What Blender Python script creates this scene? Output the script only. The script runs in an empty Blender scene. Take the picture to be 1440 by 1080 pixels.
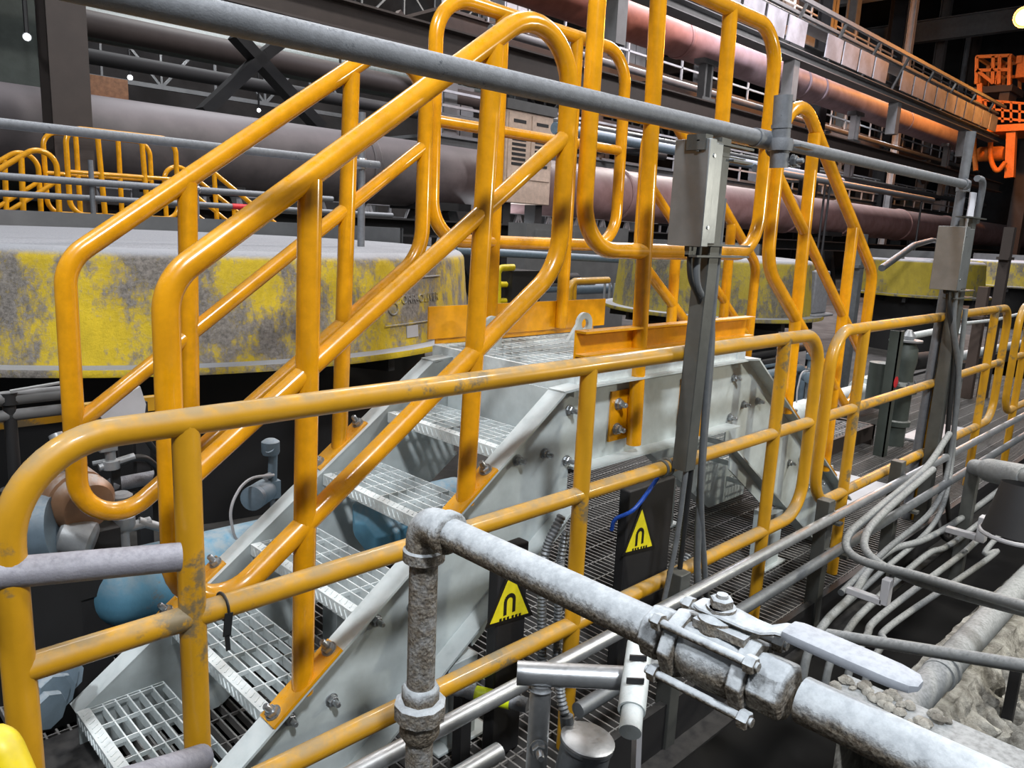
import bpy, bmesh, math, random
from mathutils import Vector, Matrix, Euler
random.seed(7)
SC = bpy.context.scene
COL = SC.collection
PI = math.pi
V = Vector

# ------------------------------------------------------------------ camera
F = 1085.0; CAMH = 1.62
yaw, pitch, roll = 0.7832, 0.19643, 0.0466
fw = V((math.cos(yaw)*math.cos(pitch), math.sin(yaw)*math.cos(pitch), -math.sin(pitch)))
rt = V((math.sin(yaw), -math.cos(yaw), 0)); up = rt.cross(fw)
r2 = rt*math.cos(roll) + up*math.sin(roll); u2 = -rt*math.sin(roll) + up*math.cos(roll)
C0 = V((0, 0, CAMH))
cd = bpy.data.cameras.new('camera'); cam = bpy.data.objects.new('camera', cd); COL.objects.link(cam)
m = Matrix((r2, u2, -fw)).transposed().to_4x4(); m.translation = C0
cam.matrix_world = m
cd.sensor_width = 36; cd.lens = 36*F/1440; cd.clip_start = 0.02; cd.clip_end = 300
SC.camera = cam

def ray(px, py): return r2*((px-720)/F) + u2*((540-py)/F) + fw
def PY(px, py, Y): r = ray(px, py); return C0 + r*(Y/r.y)
def PX(px, py, X): r = ray(px, py); return C0 + r*(X/r.x)
def PZ(px, py, Z): r = ray(px, py); return C0 + r*((Z-CAMH)/r.z)
def PD(px, py, D): return C0 + ray(px, py)*D

# ------------------------------------------------------------------ materials
def lin(c):
    return tuple(((v/255)/12.92 if v/255 <= .04045 else ((v/255+.055)/1.055)**2.4) for v in c) + (1,)

class Mat:
    def __init__(s, name):
        s.m = bpy.data.materials.new(name); s.m.use_nodes = True
        s.nt = s.m.node_tree; s.b = s.nt.nodes['Principled BSDF']
        s.tc = s.nt.nodes.new('ShaderNodeTexCoord')
    def n(s, t, **k):
        x = s.nt.nodes.new(t)
        for a, v in k.items(): setattr(x, a, v)
        return x
    def l(s, a, b): s.nt.links.new(a, b)
    def noise(s, scale, detail=6, rough=.6, stretch=None, voro=False):
        t = s.n('ShaderNodeTexVoronoi' if voro else 'ShaderNodeTexNoise')
        t.inputs['Scale'].default_value = scale
        if not voro:
            t.inputs['Detail'].default_value = detail; t.inputs['Roughness'].default_value = rough
        src = s.n('ShaderNodeNewGeometry').outputs['Position']
        if stretch:
            mp = s.n('ShaderNodeMapping'); mp.inputs['Scale'].default_value = stretch
            s.l(src, mp.inputs['Vector']); src = mp.outputs[0]
        s.l(src, t.inputs['Vector'])
        return t.outputs['Distance'] if voro else t.outputs['Fac']
    def ramp(s, fac, a, b):
        r = s.n('ShaderNodeMapRange'); r.interpolation_type = 'SMOOTHSTEP'
        r.inputs['From Min'].default_value = a; r.inputs['From Max'].default_value = b
        s.l(fac, r.inputs['Value']); return r.outputs[0]
    def math(s, op, a, b):
        r = s.n('ShaderNodeMath', operation=op)
        for i, x in enumerate((a, b)):
            if isinstance(x, (int, float)): r.inputs[i].default_value = x
            else: s.l(x, r.inputs[i])
        return r.outputs[0]
    def mix(s, fac, a, b):
        r = s.n('ShaderNodeMix', data_type='RGBA')
        if isinstance(fac, (int, float)): r.inputs[0].default_value = fac
        else: s.l(fac, r.inputs[0])
        for i, x in ((6, a), (7, b)):
            if isinstance(x, tuple): r.inputs[i].default_value = x
            else: s.l(x, r.inputs[i])
        return r.outputs[2]
    def nz(s):
        g = s.n('ShaderNodeNewGeometry'); x = s.n('ShaderNodeSeparateXYZ'); s.l(g.outputs['Normal'], x.inputs[0]); return x.outputs[2]
    def bump(s, h, strength, dist):
        b = s.n('ShaderNodeBump'); b.inputs['Strength'].default_value = strength; b.inputs['Distance'].default_value = dist
        s.l(h, b.inputs['Height']); s.l(b.outputs[0], s.b.inputs['Normal'])
    def col(s, c): 
        if isinstance(c, tuple): s.b.inputs['Base Color'].default_value = c
        else: s.l(c, s.b.inputs['Base Color'])
    def pr(s, rough, metal=0, coat=0, spec=.5):
        if isinstance(rough, (int, float)): s.b.inputs['Roughness'].default_value = rough
        else: s.l(rough, s.b.inputs['Roughness'])
        s.b.inputs['Metallic'].default_value = metal
        s.b.inputs['Coat Weight'].default_value = coat; s.b.inputs['Coat Roughness'].default_value = .12
        s.b.inputs['Specular IOR Level'].default_value = spec
        return s.m

def simple(name, c, rough=.6, metal=0, var=.18, scale=9, bump=0, spec=.5):
    M_ = Mat(name); n = M_.noise(scale)
    a = lin(c); d = tuple(x*(1-var*1.6) for x in a[:3])+(1,); u = tuple(min(1, x*(1+var)) for x in a[:3])+(1,)
    M_.col(M_.mix(M_.ramp(n, .3, .7), d, u))
    if bump: M_.bump(M_.noise(scale*6), bump, .004)
    return M_.pr(rough, metal, 0, spec)

def dusty(name, c, dust, amount, rough=.4, metal=0, lo=.2, hi=.9, scale=14, coat=0, bump=0, wear=None, spec=.5):
    """paint with settled dust on upward faces, broken up by noise"""
    M_ = Mat(name); n = M_.noise(scale); n2 = M_.noise(scale*3.1)
    a = lin(c); base = M_.mix(M_.ramp(n, .3, .7), tuple(x*.86 for x in a[:3])+(1,), tuple(min(1, x*1.08) for x in a[:3])+(1,))
    if wear:
        w = M_.ramp(M_.noise(scale*.55, 8, .72), wear[1], wear[1]+.07)
        base = M_.mix(w, base, lin(wear[0]))
    top = M_.ramp(M_.nz(), lo, hi)
    f = M_.math('MULTIPLY', top, M_.math('MULTIPLY', M_.ramp(n2, .25, .65), amount))
    M_.col(M_.mix(f, base, lin(dust)))
    rg = M_.n('ShaderNodeMapRange'); rg.inputs['To Min'].default_value = rough; rg.inputs['To Max'].default_value = .85
    M_.l(f, rg.inputs[0])
    if bump: M_.bump(M_.noise(scale*7), bump, .003)
    return M_.pr(rg.outputs[0], metal, coat, spec)

MT = {}
MT['yellow'] = dusty('gloss_yellow_paint', (222, 154, 12), (190, 158, 100), .35, .22, 0, .1, .9, 18, .5)
MT['worn_yellow'] = dusty('worn_yellow_paint', (198, 146, 28), (140, 128, 104), .8, .34, 0, .1, .85, 6, .2, .1, ((120, 106, 80), .575))
MT['bright_yellow'] = dusty('bright_yellow_paint', (225, 200, 25), (150, 140, 100), .5, .4)
MT['stair'] = dusty('pale_grey_paint', (182, 192, 194), (202, 207, 208), .5, .5, 0, .3, .9, 10)
MT['tread'] = dusty('dusty_pale_steel', (200, 209, 211), (220, 224, 224), .7, .55, 0, .3, .9, 22, 0, .25)
MT['galv'] = dusty('galvanised_tube', (112, 117, 122), (150, 152, 154), .4, .42, .5, .2, 1, 26, 0, .2)
MT['scaff'] = dusty('weathered_scaffold_steel', (110, 114, 120), (160, 164, 170), .75, .55, .2, .0, .9, 40, 0, .35, ((70, 74, 82), .62))
MT['grip'] = dusty('dusty_grip', (152, 158, 168), (174, 180, 188), .8, .7, 0, .0, .9, 30, 0, .1)
MT['stub'] = dusty('painted_grey_stub', (138, 138, 148), (168, 168, 178), .8, .55, .0, -.1, .9, 30, 0, .35)
MT['panel'] = simple('gallery_panel', (128, 128, 134), .6, 0, .25, 1.2)
MT['bright_galv'] = dusty('bright_galvanised', (176, 180, 184), (200, 202, 205), .3, .34, .75, .3, 1, 30, 0, .1)
MT['strut'] = dusty('dark_grey_steel', (86, 88, 86), (118, 116, 108), .5, .5, .3, .2, 1, 12, 0, .15, ((112, 94, 66), .66))
MT['box'] = dusty('brushed_grey_box', (128, 132, 134), (150, 150, 146), .5, .36, .55, .3, 1, 10, 0, .08)
MT['cable'] = dusty('dusty_grey_cable', (92, 96, 100), (140, 144, 146), .8, .6, 0, -.1, .9, 30)
MT['conduit'] = dusty('dusty_grey_conduit', (112, 116, 118), (158, 161, 162), .8, .6, 0, -.1, .9, 30, 0, .15)
MT['black_cable'] = dusty('black_cable', (30, 31, 33), (84, 84, 82), .5, .5)
MT['blue_cable'] = simple('blue_cable', (24, 70, 160), .4)
MT['dark'] = dusty('dark_steel', (38, 38, 40), (80, 78, 76), .55, .6, .2, .3, 1, 8)
MT['black'] = dusty('black_rubber_steel', (22, 22, 24), (52, 52, 52), .45, .7, 0, .3, 1, 8)
MT['brownsteel'] = dusty('brown_steel', (70, 58, 52), (120, 106, 98), .7, .65, 0, .3, 1, 5)
MT['darkbrown'] = dusty('dark_brown_steel', (52, 44, 41), (84, 76, 72), .6, .65, 0, .3, 1, 5)
MT['greysteel'] = dusty('mid_grey_steel', (96, 97, 98), (140, 140, 142), .7, .6, 0, .3, 1, 5)
MT['palesteel'] = dusty('pale_steel_panel', (172, 172, 176), (190, 190, 192), .5, .5, 0, .3, 1, 4)
MT['blue'] = dusty('dusty_blue_paint', (88, 142, 170), (146, 158, 164), .9, .55, 0, -.1, .9, 9, 0, .3, ((120, 124, 122), .62))
MT['bluegrey'] = dusty('blue_grey_casting', (104, 122, 136), (150, 156, 160), .7, .5, .2, .2, 1, 20)
MT['silver'] = dusty('silver_casting', (150, 154, 158), (178, 178, 176), .6, .4, .5, .2, 1, 20, 0, .2)
MT['copper'] = dusty('bronze_motor_casing', (142, 108, 82), (168, 166, 164), .9, .35, .3, .35, .95, 14)
MT['green'] = dusty('grey_green_casting', (74, 82, 78), (150, 152, 150), .8, .5, .1, .35, 1, 9)
MT['wood'] = simple('timber', (120, 84, 58), .8)
MT['beige'] = dusty('beige_cabinet_paint', (196, 174, 158), (180, 164, 156), .5, .6)
MT['orange'] = dusty('crane_orange_paint', (214, 120, 40), (190, 140, 90), .4, .6)
MT['red'] = simple('red_paint', (200, 40, 50), .5)
MT['sheet'] = simple('white_bag', (206, 210, 224), .6, 0, .05)
MT['grating'] = dusty('floor_grating_steel', (104, 102, 100), (150, 149, 147), .8, .6, 0, .2, .9, 14)
MT['concrete'] = simple('pit_concrete', (70, 68, 66), .9, 0, .3, 3, .5)
MT['void'] = simple('sump_dark', (20, 19, 18), .7, 0, .4, 2)
MT['wall'] = simple('hall_cladding', (46, 46, 48), .9, 0, .3, .6)
MT['roof'] = simple('hall_roof', (34, 34, 36), .95, 0, .3, .4)
MT['bolt'] = simple('zinc_bolt', (172, 176, 180), .3, .8, .15, 60)
MT['sign_y'] = simple('sign_yellow', (236, 222, 34), .5, 0, .08, 25)
MT['sign_k'] = simple('sign_black', (16, 16, 16), .5)
MT['tape'] = simple('yellow_green_tape', (206, 222, 30), .5, 0, .2, 30)

def tub_mat(name, yellow, grey, cover):
    M_ = Mat(name)
    n1 = M_.noise(1.5, 9, .7, (1, 1, .8)); n2 = M_.noise(7.5, 9, .74, (1, 1, .45)); n3 = M_.noise(48, 6, .75)
    s = M_.math('ADD', M_.math('MULTIPLY', n1, .62), M_.math('ADD', M_.math('MULTIPLY', n2, .36), M_.math('MULTIPLY', n3, .14)))
    f = M_.ramp(s, cover-.045, cover+.045)
    y = M_.mix(M_.ramp(n2, .3, .7), lin(tuple(v*.84 for v in yellow)), lin(yellow))
    g = M_.mix(M_.ramp(n3, .3, .7), lin(tuple(v*.62 for v in grey)), lin(grey))
    c = M_.mix(f, y, g)
    top = M_.ramp(M_.nz(), .35, .8)
    M_.col(M_.mix(top, c, lin((150, 152, 158))))
    M_.bump(M_.math('ADD', n3, M_.math('MULTIPLY', n2, .8)), .55, .012)
    return M_.pr(.75)
MT['tub'] = tub_mat('flaking_yellow_hood', (222, 192, 36), (142, 136, 130), .555)
MT['tub_old'] = tub_mat('dull_yellow_hood', (172, 154, 48), (114, 110, 100), .58)
MT['tubtop'] = dusty('grey_dust_cake', (120, 122, 128), (152, 154, 160), .8, .9, 0, .2, .9, 30, 0, .8)

def crust_mat():
    M_ = Mat('crusted_pale_pipe')
    n = M_.noise(38, 8, .7); n2 = M_.noise(170, 5, .7); vo = M_.noise(120, voro=True)
    top = M_.ramp(M_.math('ADD', M_.nz(), M_.math('MULTIPLY', M_.math('SUBTRACT', n, .5), .9)), -.15, .45)
    low = M_.mix(M_.ramp(n2, .35, .65), lin((84, 72, 58)), lin((142, 134, 120)))
    hi = M_.mix(M_.ramp(n, .3, .7), lin((158, 165, 172)), lin((190, 197, 203)))
    M_.col(M_.mix(top, low, hi))
    gate = M_.math('SUBTRACT', 1.15, top)
    h = M_.math('MULTIPLY', M_.math('ADD', M_.math('MULTIPLY', n2, .7), M_.math('MULTIPLY', vo, .6)), gate)
    M_.bump(h, 1.0, .007)
    return M_.pr(.85)
MT['crust'] = crust_mat()
def rock_mat():
    M_ = Mat('crusted_scale_rock'); n = M_.noise(14, 9, .7); n2 = M_.noise(60, 6, .7)
    M_.col(M_.mix(M_.ramp(n, .3, .7), lin((104, 100, 92)), lin((190, 188, 180))))
    M_.bump(M_.math('ADD', n, M_.math('MULTIPLY', n2, .5)), .9, .02)
    return M_.pr(.95)
MT['rock'] = rock_mat()
def pipe_mat(name, a0, a1, b0, b1, x0, x1, dust):
    """one long process pipe whose colour changes along its length"""
    M_ = Mat(name)
    g = M_.n('ShaderNodeNewGeometry'); x = M_.n('ShaderNodeSeparateXYZ'); M_.l(g.outputs['Position'], x.inputs[0])
    f = M_.ramp(x.outputs[0], x0, x1)
    n = M_.noise(2.2, 7); k = M_.ramp(n, .3, .7)
    c = M_.mix(f, M_.mix(k, lin(a0), lin(a1)), M_.mix(k, lin(b0), lin(b1)))
    M_.col(M_.mix(M_.math('MULTIPLY', M_.ramp(M_.nz(), .1, .9), .55), c, lin(dust)))
    return M_.pr(.6)
MT['pipeA'] = pipe_mat('process_pipe_light_tint', (70, 66, 68), (92, 86, 88), (124, 92, 90), (148, 116, 116), 8, 15, (140, 130, 134))  # grey-to-pink change imitates the varying hall light, put into the colour
MT['pipeB'] = pipe_mat('upper_pipe_oxide', (128, 70, 54), (152, 88, 70), (128, 112, 118), (150, 134, 142), 15, 21, (158, 132, 132))

def emit(name, c, s):
    M_ = Mat(name); M_.b.inputs['Base Color'].default_value = (0, 0, 0, 1)
    M_.b.inputs['Emission Color'].default_value = lin(c); M_.b.inputs['Emission Strength'].default_value = s
    return M_.m
MT['lamp'] = emit('lamp_glass', (245, 250, 255), 14)
MT['lamp_o'] = emit('sodium_lamp_glass', (255, 150, 50), 30)

# ------------------------------------------------------------------ mesh builder
def fillet(pts, rad, closed=False, seg=9):
    """round the corners of a polyline"""
    pts = [V(p) for p in pts]; n = len(pts)
    rads = rad if isinstance(rad, (list, tuple)) else [rad]*n
    out = []
    for i, p in enumerate(pts):
        if (not closed and i in (0, n-1)) or rads[i] <= 0: out.append(p); continue
        a = (pts[i-1]-p); b = (pts[(i+1) % n]-p); la, lb = a.length, b.length
        a.normalize(); b.normalize()
        cosv = max(-1, min(1, a.dot(b))); ang = math.acos(cosv)
        if ang > PI-.02: out.append(p); continue
        r = rads[i]; t = r/math.tan(ang/2); t2 = min(t, la*.49, lb*.49); r = t2*math.tan(ang/2)
        bis = (a+b).normalized(); c = p + bis*(r/math.sin(ang/2))
        s = p+a*t2 - c; e = p+b*t2 - c
        tot = s.angle(e); ax = s.cross(e).normalized()
        for k in range(seg+1):
            out.append(c + Matrix.Rotation(tot*k/seg, 3, ax) @ s)
    return out

def smooth(pts, seg=10):
    """Catmull-Rom curve through the points"""
    P = [V(q) for q in pts]; P = [P[0]*2-P[1]]+P+[P[-1]*2-P[-2]]; out = []
    for i in range(1, len(P)-2):
        a, b, c, d = P[i-1:i+3]
        for k in range(seg):
            t = k/seg; out.append(.5*((2*b)+(c-a)*t+(2*a-5*b+4*c-d)*t*t+(3*b-a-3*c+d)*t**3))
    out.append(P[-2]); return out

class MB:
    def __init__(s): s.v = []; s.f = []; s.sm = []
    def add(s, vs, fs, smooth=False):
        o = len(s.v); s.v += [V(v) for v in vs]; s.f += [tuple(i+o for i in f) for f in fs]; s.sm += [smooth]*len(fs); return s
    def tube(s, pts, r, n=14, closed=False, cap=True, twist=None):
        pts = [V(p) for p in pts]
        q = [pts[0]]
        for p in pts[1:]:
            if (p-q[-1]).length > 1e-5: q.append(p)
        if closed and (q[0]-q[-1]).length < 1e-5: q.pop()
        pts = q; N = len(pts); rs = r if isinstance(r, (list, tuple)) else [r]*N
        tang = []
        for i in range(N):
            if closed: t = (pts[(i+1) % N]-pts[i]).normalized() + (pts[i]-pts[i-1]).normalized()
            elif i == 0: t = pts[1]-pts[0]
            elif i == N-1: t = pts[-1]-pts[-2]
            else: t = (pts[i+1]-pts[i]).normalized() + (pts[i]-pts[i-1]).normalized()
            tang.append(t.normalized())
        t = tang[0]; u = t.orthogonal().normalized()
        vs = []
        for i in range(N):
            if i:
                ax = tang[i-1].cross(tang[i])
                if ax.length > 1e-7: u = Matrix.Rotation(tang[i-1].angle(tang[i]), 3, ax.normalized()) @ u
            w = tang[i].cross(u).normalized(); u = w.cross(tang[i]).normalized()
            for k in range(n):
                a = 2*PI*k/n; vs.append(pts[i] + (u*math.cos(a)+w*math.sin(a))*rs[i])
        fs = []
        for i in range(N if closed else N-1):
            j = (i+1) % N
            for k in range(n): fs.append((i*n+k, i*n+(k+1) % n, j*n+(k+1) % n, j*n+k))
        s.add(vs, fs, True)
        if cap and not closed:
            o = len(s.v)-len(vs)
            s.f += [tuple(o+k for k in reversed(range(n))), tuple(o+(N-1)*n+k for k in range(n))]; s.sm += [False]*2
        return s
    def pipe(s, p0, p1, r, n=14, ri=None):
        """straight tube; with ri an open hollow end"""
        if ri is None: return s.tube([p0, p1], r, n)
        p0, p1 = V(p0), V(p1); d = (p1-p0).normalized()
        return s.tube([p0+d*.06, p0, p1, p1-d*.06] if False else [p0, p1], r, n, cap=False).tube([p0, p1], ri, n, cap=False).ring(p0, -d, ri, r, n).ring(p1, d, ri, r, n)
    def ring(s, c, d, ri, ro, n=16):
        c, d = V(c), V(d).normalized(); u = d.orthogonal().normalized(); w = d.cross(u)
        vs = [c+(u*math.cos(2*PI*k/n)+w*math.sin(2*PI*k/n))*q for q in (ri, ro) for k in range(n)]
        return s.add(vs, [(k, (k+1) % n, n+(k+1) % n, n+k) for k in range(n)])
    def box(s, c, sz, rot=None):
        c = V(c); h = V(sz)/2
        vs = [V((x, y, z)) for x in (-h.x, h.x) for y in (-h.y, h.y) for z in (-h.z, h.z)]
        if rot is not None: vs = [rot @ v for v in vs]
        return s.add([v+c for v in vs], [(0,1,3,2),(4,6,7,5),(0,4,5,1),(2,3,7,6),(0,2,6,4),(1,5,7,3)])
    def bb(s, a, b):
        a, b = V(a), V(b); return s.box((a+b)/2, (abs(b.x-a.x), abs(b.y-a.y), abs(b.z-a.z)))
    def beam(s, p0, p1, w, h, upv=(0, 0, 1)):
        """rectangular bar from p0 to p1"""
        p0, p1 = V(p0), V(p1); d = (p1-p0); L = d.length; d.normalize(); upv = V(upv)
        x = d.cross(upv)
        if x.length < 1e-4: x = d.cross(V((0, 1, 0)))
        x.normalize(); z = x.cross(d)
        R = Matrix((d, x, z)).transposed()
        return s.box((p0+p1)/2, (L, w, h), R)
    def ibeam(s, p0, p1, w, h, t=.02):
        p0, p1 = V(p0), V(p1); o = V((0, 0, h/2-t/2))
        s.beam(p0+o, p1+o, w, t); s.beam(p0-o, p1-o, w, t); return s.beam(p0, p1, t, h-2*t)
    def prism(s, poly, fn0, fn1):
        """extrude a 2-D polygon between two placement functions"""
        n = len(poly); vs = [fn0(*p) for p in poly]+[fn1(*p) for p in poly]
        return s.add(vs, [tuple(range(n)), tuple(range(2*n-1, n-1, -1))]+[(i, n+i, n+(i+1) % n, (i+1) % n) for i in range(n)])
    def lathe(s, prof, c=(0, 0, 0), axis=(0, 0, 1), n=32, cap=True):
        c = V(c); d = V(axis).normalized(); u = d.orthogonal().normalized(); w = d.cross(u); vs = []
        for r, z in prof:
            for k in range(n):
                a = 2*PI*k/n; vs.append(c+d*z+(u*math.cos(a)+w*math.sin(a))*r)
        fs = []
        for i in range(len(prof)-1):
            for k in range(n): fs.append((i*n+k, i*n+(k+1) % n, (i+1)*n+(k+1) % n, (i+1)*n+k))
        s.add(vs, fs, True); o = len(s.v)-len(vs)
        if cap:
            s.f += [tuple(o+k for k in reversed(range(n))), tuple(o+(len(prof)-1)*n+k for k in range(n))]; s.sm += [False]*2
        return s
    def hexnut(s, c, d, r, h): return s.lathe([(r, 0), (r, h*.85), (r*.86, h)], c, d, 6)
    def bolt(s, c, d, r=.011):
        """washer, nut and threaded end standing on a surface"""
        c = V(c); d = V(d).normalized()
        s.lathe([(r*1.9, 0), (r*1.9, .004)], c, d, 18); s.hexnut(c+d*.004, d, r*1.55, .014)
        return s.lathe([(r*.85, 0), (r*.85, .024), (r*.6, .028)], c+d*.012, d, 12)

ORG = {}
def finish(name, mb, mat, org, bevel=0, ang=38):
    me = bpy.data.meshes.new(name)
    me.from_pydata([tuple(v-org) for v in mb.v], [], mb.f)
    me.polygons.foreach_set('use_smooth', mb.sm)
    bm = bmesh.new(); bm.from_mesh(me); bmesh.ops.recalc_face_normals(bm, faces=bm.faces); bm.to_mesh(me); bm.free()
    me.set_sharp_from_angle(angle=math.radians(ang))
    me.materials.append(MT[mat] if isinstance(mat, str) else mat); me.update()
    o = bpy.data.objects.new(name, me); COL.objects.link(o)
    if bevel:
        b = o.modifiers.new('bevel', 'BEVEL'); b.width = bevel; b.segments = 2; b.limit_method = 'ANGLE'
    return o
def part(name, mb, mat, parent, bevel=0, label=None):
    o = finish(name, mb, mat, ORG[parent.name], bevel); o.parent = parent; ORG[o.name] = ORG[parent.name]
    if label: o['label'] = label
    return o
def thing(name, label, cat, loc, group=None):
    o = bpy.data.objects.new(name, None); COL.objects.link(o); o.location = loc; o.empty_display_size = .1
    o['label'] = label; o['category'] = cat
    if group: o['group'] = group
    ORG[o.name] = V(loc); return o
def single(name, label, cat, mb, mat, group=None, bevel=0, kind=None):
    xs = [v.x for v in mb.v]; ys = [v.y for v in mb.v]; zs = [v.z for v in mb.v]
    org = V(((min(xs)+max(xs))/2, (min(ys)+max(ys))/2, min(zs)))
    o = finish(name, mb, mat, org, bevel); o.location = org; ORG[o.name] = org
    if label: o['label'] = label
    if cat: o['category'] = cat
    if group: o['group'] = group
    if kind: o['kind'] = kind
    return o
def struct(name, mb, mat):
    return single(name, None, None, mb, mat, kind='structure')
def copy_tree(o, parent=None, delta=None, label=None, group=None):
    c = o.copy(); COL.objects.link(c)
    if parent is not None: c.parent = parent
    if delta is not None: c.location = o.location + V(delta)
    if label: c['label'] = label
    if group: c['group'] = group
    for ch in list(o.children): copy_tree(ch, c)
    return c
# ================================================================== CROSSOVER STAIR
MX = 5.08                                   # mirror: x -> MX - x gives the descending side
NOSE = [(.57+.275*i, .17+.19*i) for i in range(5)]
YN, YF = 1.70, 2.31                         # inner faces of the stringer webs
FL = .075
def top_z(x): return 1.105 - .72*(1.89-x)
def low_z(x): return .164 + .70*(x-1.225)

def crossover():
    t = thing('crossover_stair', 'pale grey steel crossover stair with grated treads on both sides of its platform', 'stair', (2.54, 2.0, 0))
    poly = [(.57, 0), (.57, top_z(.57)), (1.875, top_z(1.875)), (1.97, 1.115), (1.97, .815), (2.12, .79), (low_z(0) and .99, low_z(.99))]
    poly = [(.57, 0), (.57, top_z(.57)), (1.875, top_z(1.875)), (2.0, 1.115), (2.0, .70), (.99, 0)]
    for mir in (0, 1):
        fx = (lambda x: MX-x) if mir else (lambda x: x)
        for side in (0, 1):
            y0, y1 = ((YN-.007, YN) if side == 0 else (YF, YF+.007))
            s = MB().prism([(fx(x), z) for x, z in poly], lambda a, b: V((a, y0, b)), lambda a, b: V((a, y1, b)))
            yo = (YN-FL, YN) if side == 0 else (YF, YF+FL)
            ym = sum(yo)/2; w = FL
            # flanges along the upper and lower edges
            for (xa, za), (xb, zb) in (((.57, top_z(.57)), (1.885, top_z(1.885))), ((1.88, 1.105), (2.0, 1.113)), ((1.0, .007), (2.02, .714))):
                s.beam((fx(xa), ym, za), (fx(xb), ym, zb), w, .008, (0, 0, 1))
            st = part('stringer', s, 'stair', t)
            if side == 0:
                for q in [(x+dx, z-.045) for x, z in NOSE for dx in (.07, .2)]+[(1.985, 1.02), (1.985, .84)]:
                    part('bolt', MB().bolt((fx(q[0]), YN-.007, q[1]), (0, -1, 0), .010), 'bolt', st)
        # treads
        for i, (x, z) in enumerate(NOSE):
            g = MB(); d = .245
            for k in range(7):
                xx = x+.028+k*(d-.03)/6
                g.bb((fx(xx)-.0022, YN+.004, z-.032), (fx(xx)+.0022, YF-.004, z))
            for k in range(7):
                yy = YN+.02+k*(YF-YN-.04)/6
                g.bb((fx(x+.02), yy-.002, z-.012), (fx(x+d), yy+.002, z+.001))
            for yy in (YN+.002, YF-.005): g.bb((fx(x), yy, z-.075), (fx(x+d), yy+.004, z-.001))
            tr = part('tread', g, 'tread', t)
            nb = MB()
            nb.bb((fx(x-.005), YN+.003, z-.036), (fx(x+.028), YF-.003, z+.002))
            for k in range(22):                     # chequer bars on the nosing lip
                yy = YN+.025+k*.026
                nb.beam((fx(x-.006), yy, z-.03), (fx(x-.006), yy+.014, z-.006), .004, .005)
                nb.beam((fx(x+.004), yy, z+.002), (fx(x+.022), yy+.014, z+.002), .004, .004)
            part('nosing', nb, 'tread', tr)
    # platform beams
    for side in (0, 1):
        y0, y1 = ((YN-.007, YN) if side == 0 else (YF, YF+.007)); ym = YN-FL/2 if side == 0 else YF+FL/2
        b = MB(); b.bb((2.0, y0, .81), (MX-2.0, y1, 1.11))
        b.bb((1.99, ym-FL/2, 1.106), (MX-1.99, ym+FL/2, 1.114)); b.bb((2.0, ym-FL/2, .808), (MX-2.0, ym+FL/2, .816))
        part('platform_beam', b, 'stair', t)
    # riser closing the platform front and platform grating
    for fx in ((lambda x: x), (lambda x: MX-x)):
        part('riser_plate', MB().bb((fx(1.955), YN+.005, .90), (fx(1.963), YF-.005, 1.085)), 'stair', t)
    g = MB(); zt = 1.145; xa, xb = 1.99, MX-1.99
    for k in range(25):
        xx = xa+.01+k*(xb-xa-.02)/24; g.bb((xx-.0025, YN-.03, zt-.03), (xx+.0025, YF+.12, zt))
    for k in range(9):
        yy = YN-.02+k*(YF-YN+.12)/8; g.bb((xa, yy-.0025, zt-.012), (xb, yy+.0025, zt+.001))
    for y in (YN-.035, YF+.125): g.bb((xa-.01, y-.004, zt-.045), (xb+.01, y+.004, zt))
    for x in (xa-.004, xb+.004): g.bb((x-.006, YN-.03, zt-.075), (x+.006, YF+.12, zt+.002))
    part('platform_grating', g, 'tread', t)
    # toe boards
    b = MB(); b.bb((1.975, 1.672, 1.15), (MX-1.96, 1.68, 1.30)); b.bb((1.975, 1.63, 1.292), (MX-1.96, 1.68, 1.30)); b.bb((1.975, 1.63, 1.212), (MX-1.96, 1.672, 1.22))
    part('toe_board', b, 'yellow', t)
    b = MB(); b.bb((1.945, 2.425, 1.172), (3.075, 2.433, 1.305)); b.bb((1.99, 2.433, 1.15), (3.0, 2.44, 1.2))
    part('toe_board', b, 'yellow', t)
    # lifting lugs with an eye
    for p in (PY(821, 455, 2.28), PY(692, 462, 2.28)):
        lug = MB(); n = 20; ro, ri = .052, .024; vs = []; fs = []
        outer = []
        for k in range(n):
            a = 2*PI*k/n; c, s_ = math.cos(a), math.sin(a)
            x, z = ro*c, ro*s_
            if s_ < -.25: z = -.11+.0; x = ro*c*(1.0) if c > 0 else ro*c*2.9
            outer.append((x, z))
        for y in (-.008, .008):
            vs += [(p.x+x, p.y+y, p.z+z) for x, z in outer]
            vs += [(p.x+ri*math.cos(2*PI*k/n), p.y+y, p.z+ri*math.sin(2*PI*k/n)) for k in range(n)]
        for k in range(n):
            j = (k+1) % n
            fs += [(k, j, n+j, n+k), (2*n+k, 3*n+k, 3*n+j, 2*n+j), (k, 2*n+k, 2*n+j, j), (n+k, n+j, 3*n+j, 3*n+k)]
        part('lifting_lug', lug.add(vs, fs), 'stair', t)
    for x in (2.06, 3.08):
        part('clip_block', MB().bb((x-.035, 1.655, 1.112), (x+.035, 1.715, 1.162)), 'tread', t, .004)
    # legs under the platform ends, gusset and brace
    for fx in ((lambda x: x), (lambda x: MX-x)):
        for y in (1.69, 2.33):
            l = MB(); l.bb((fx(1.43), y-.05, 0), (fx(1.55), y+.05, low_z(1.43)-.02)); l.bb((fx(1.38), y-.07, 0), (fx(1.60), y+.07, .012))
            part('support_leg', l, 'stair', t, .003)
        g = MB().prism([(fx(1.55), .36), (fx(1.55), .30), (fx(1.98), .60), (fx(1.98), .68)], lambda a, b: V((a, 1.668, b)), lambda a, b: V((a, 1.676, b)))
        part('gusset', g, 'stair', t)
    return t
bridge = crossover()

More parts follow.
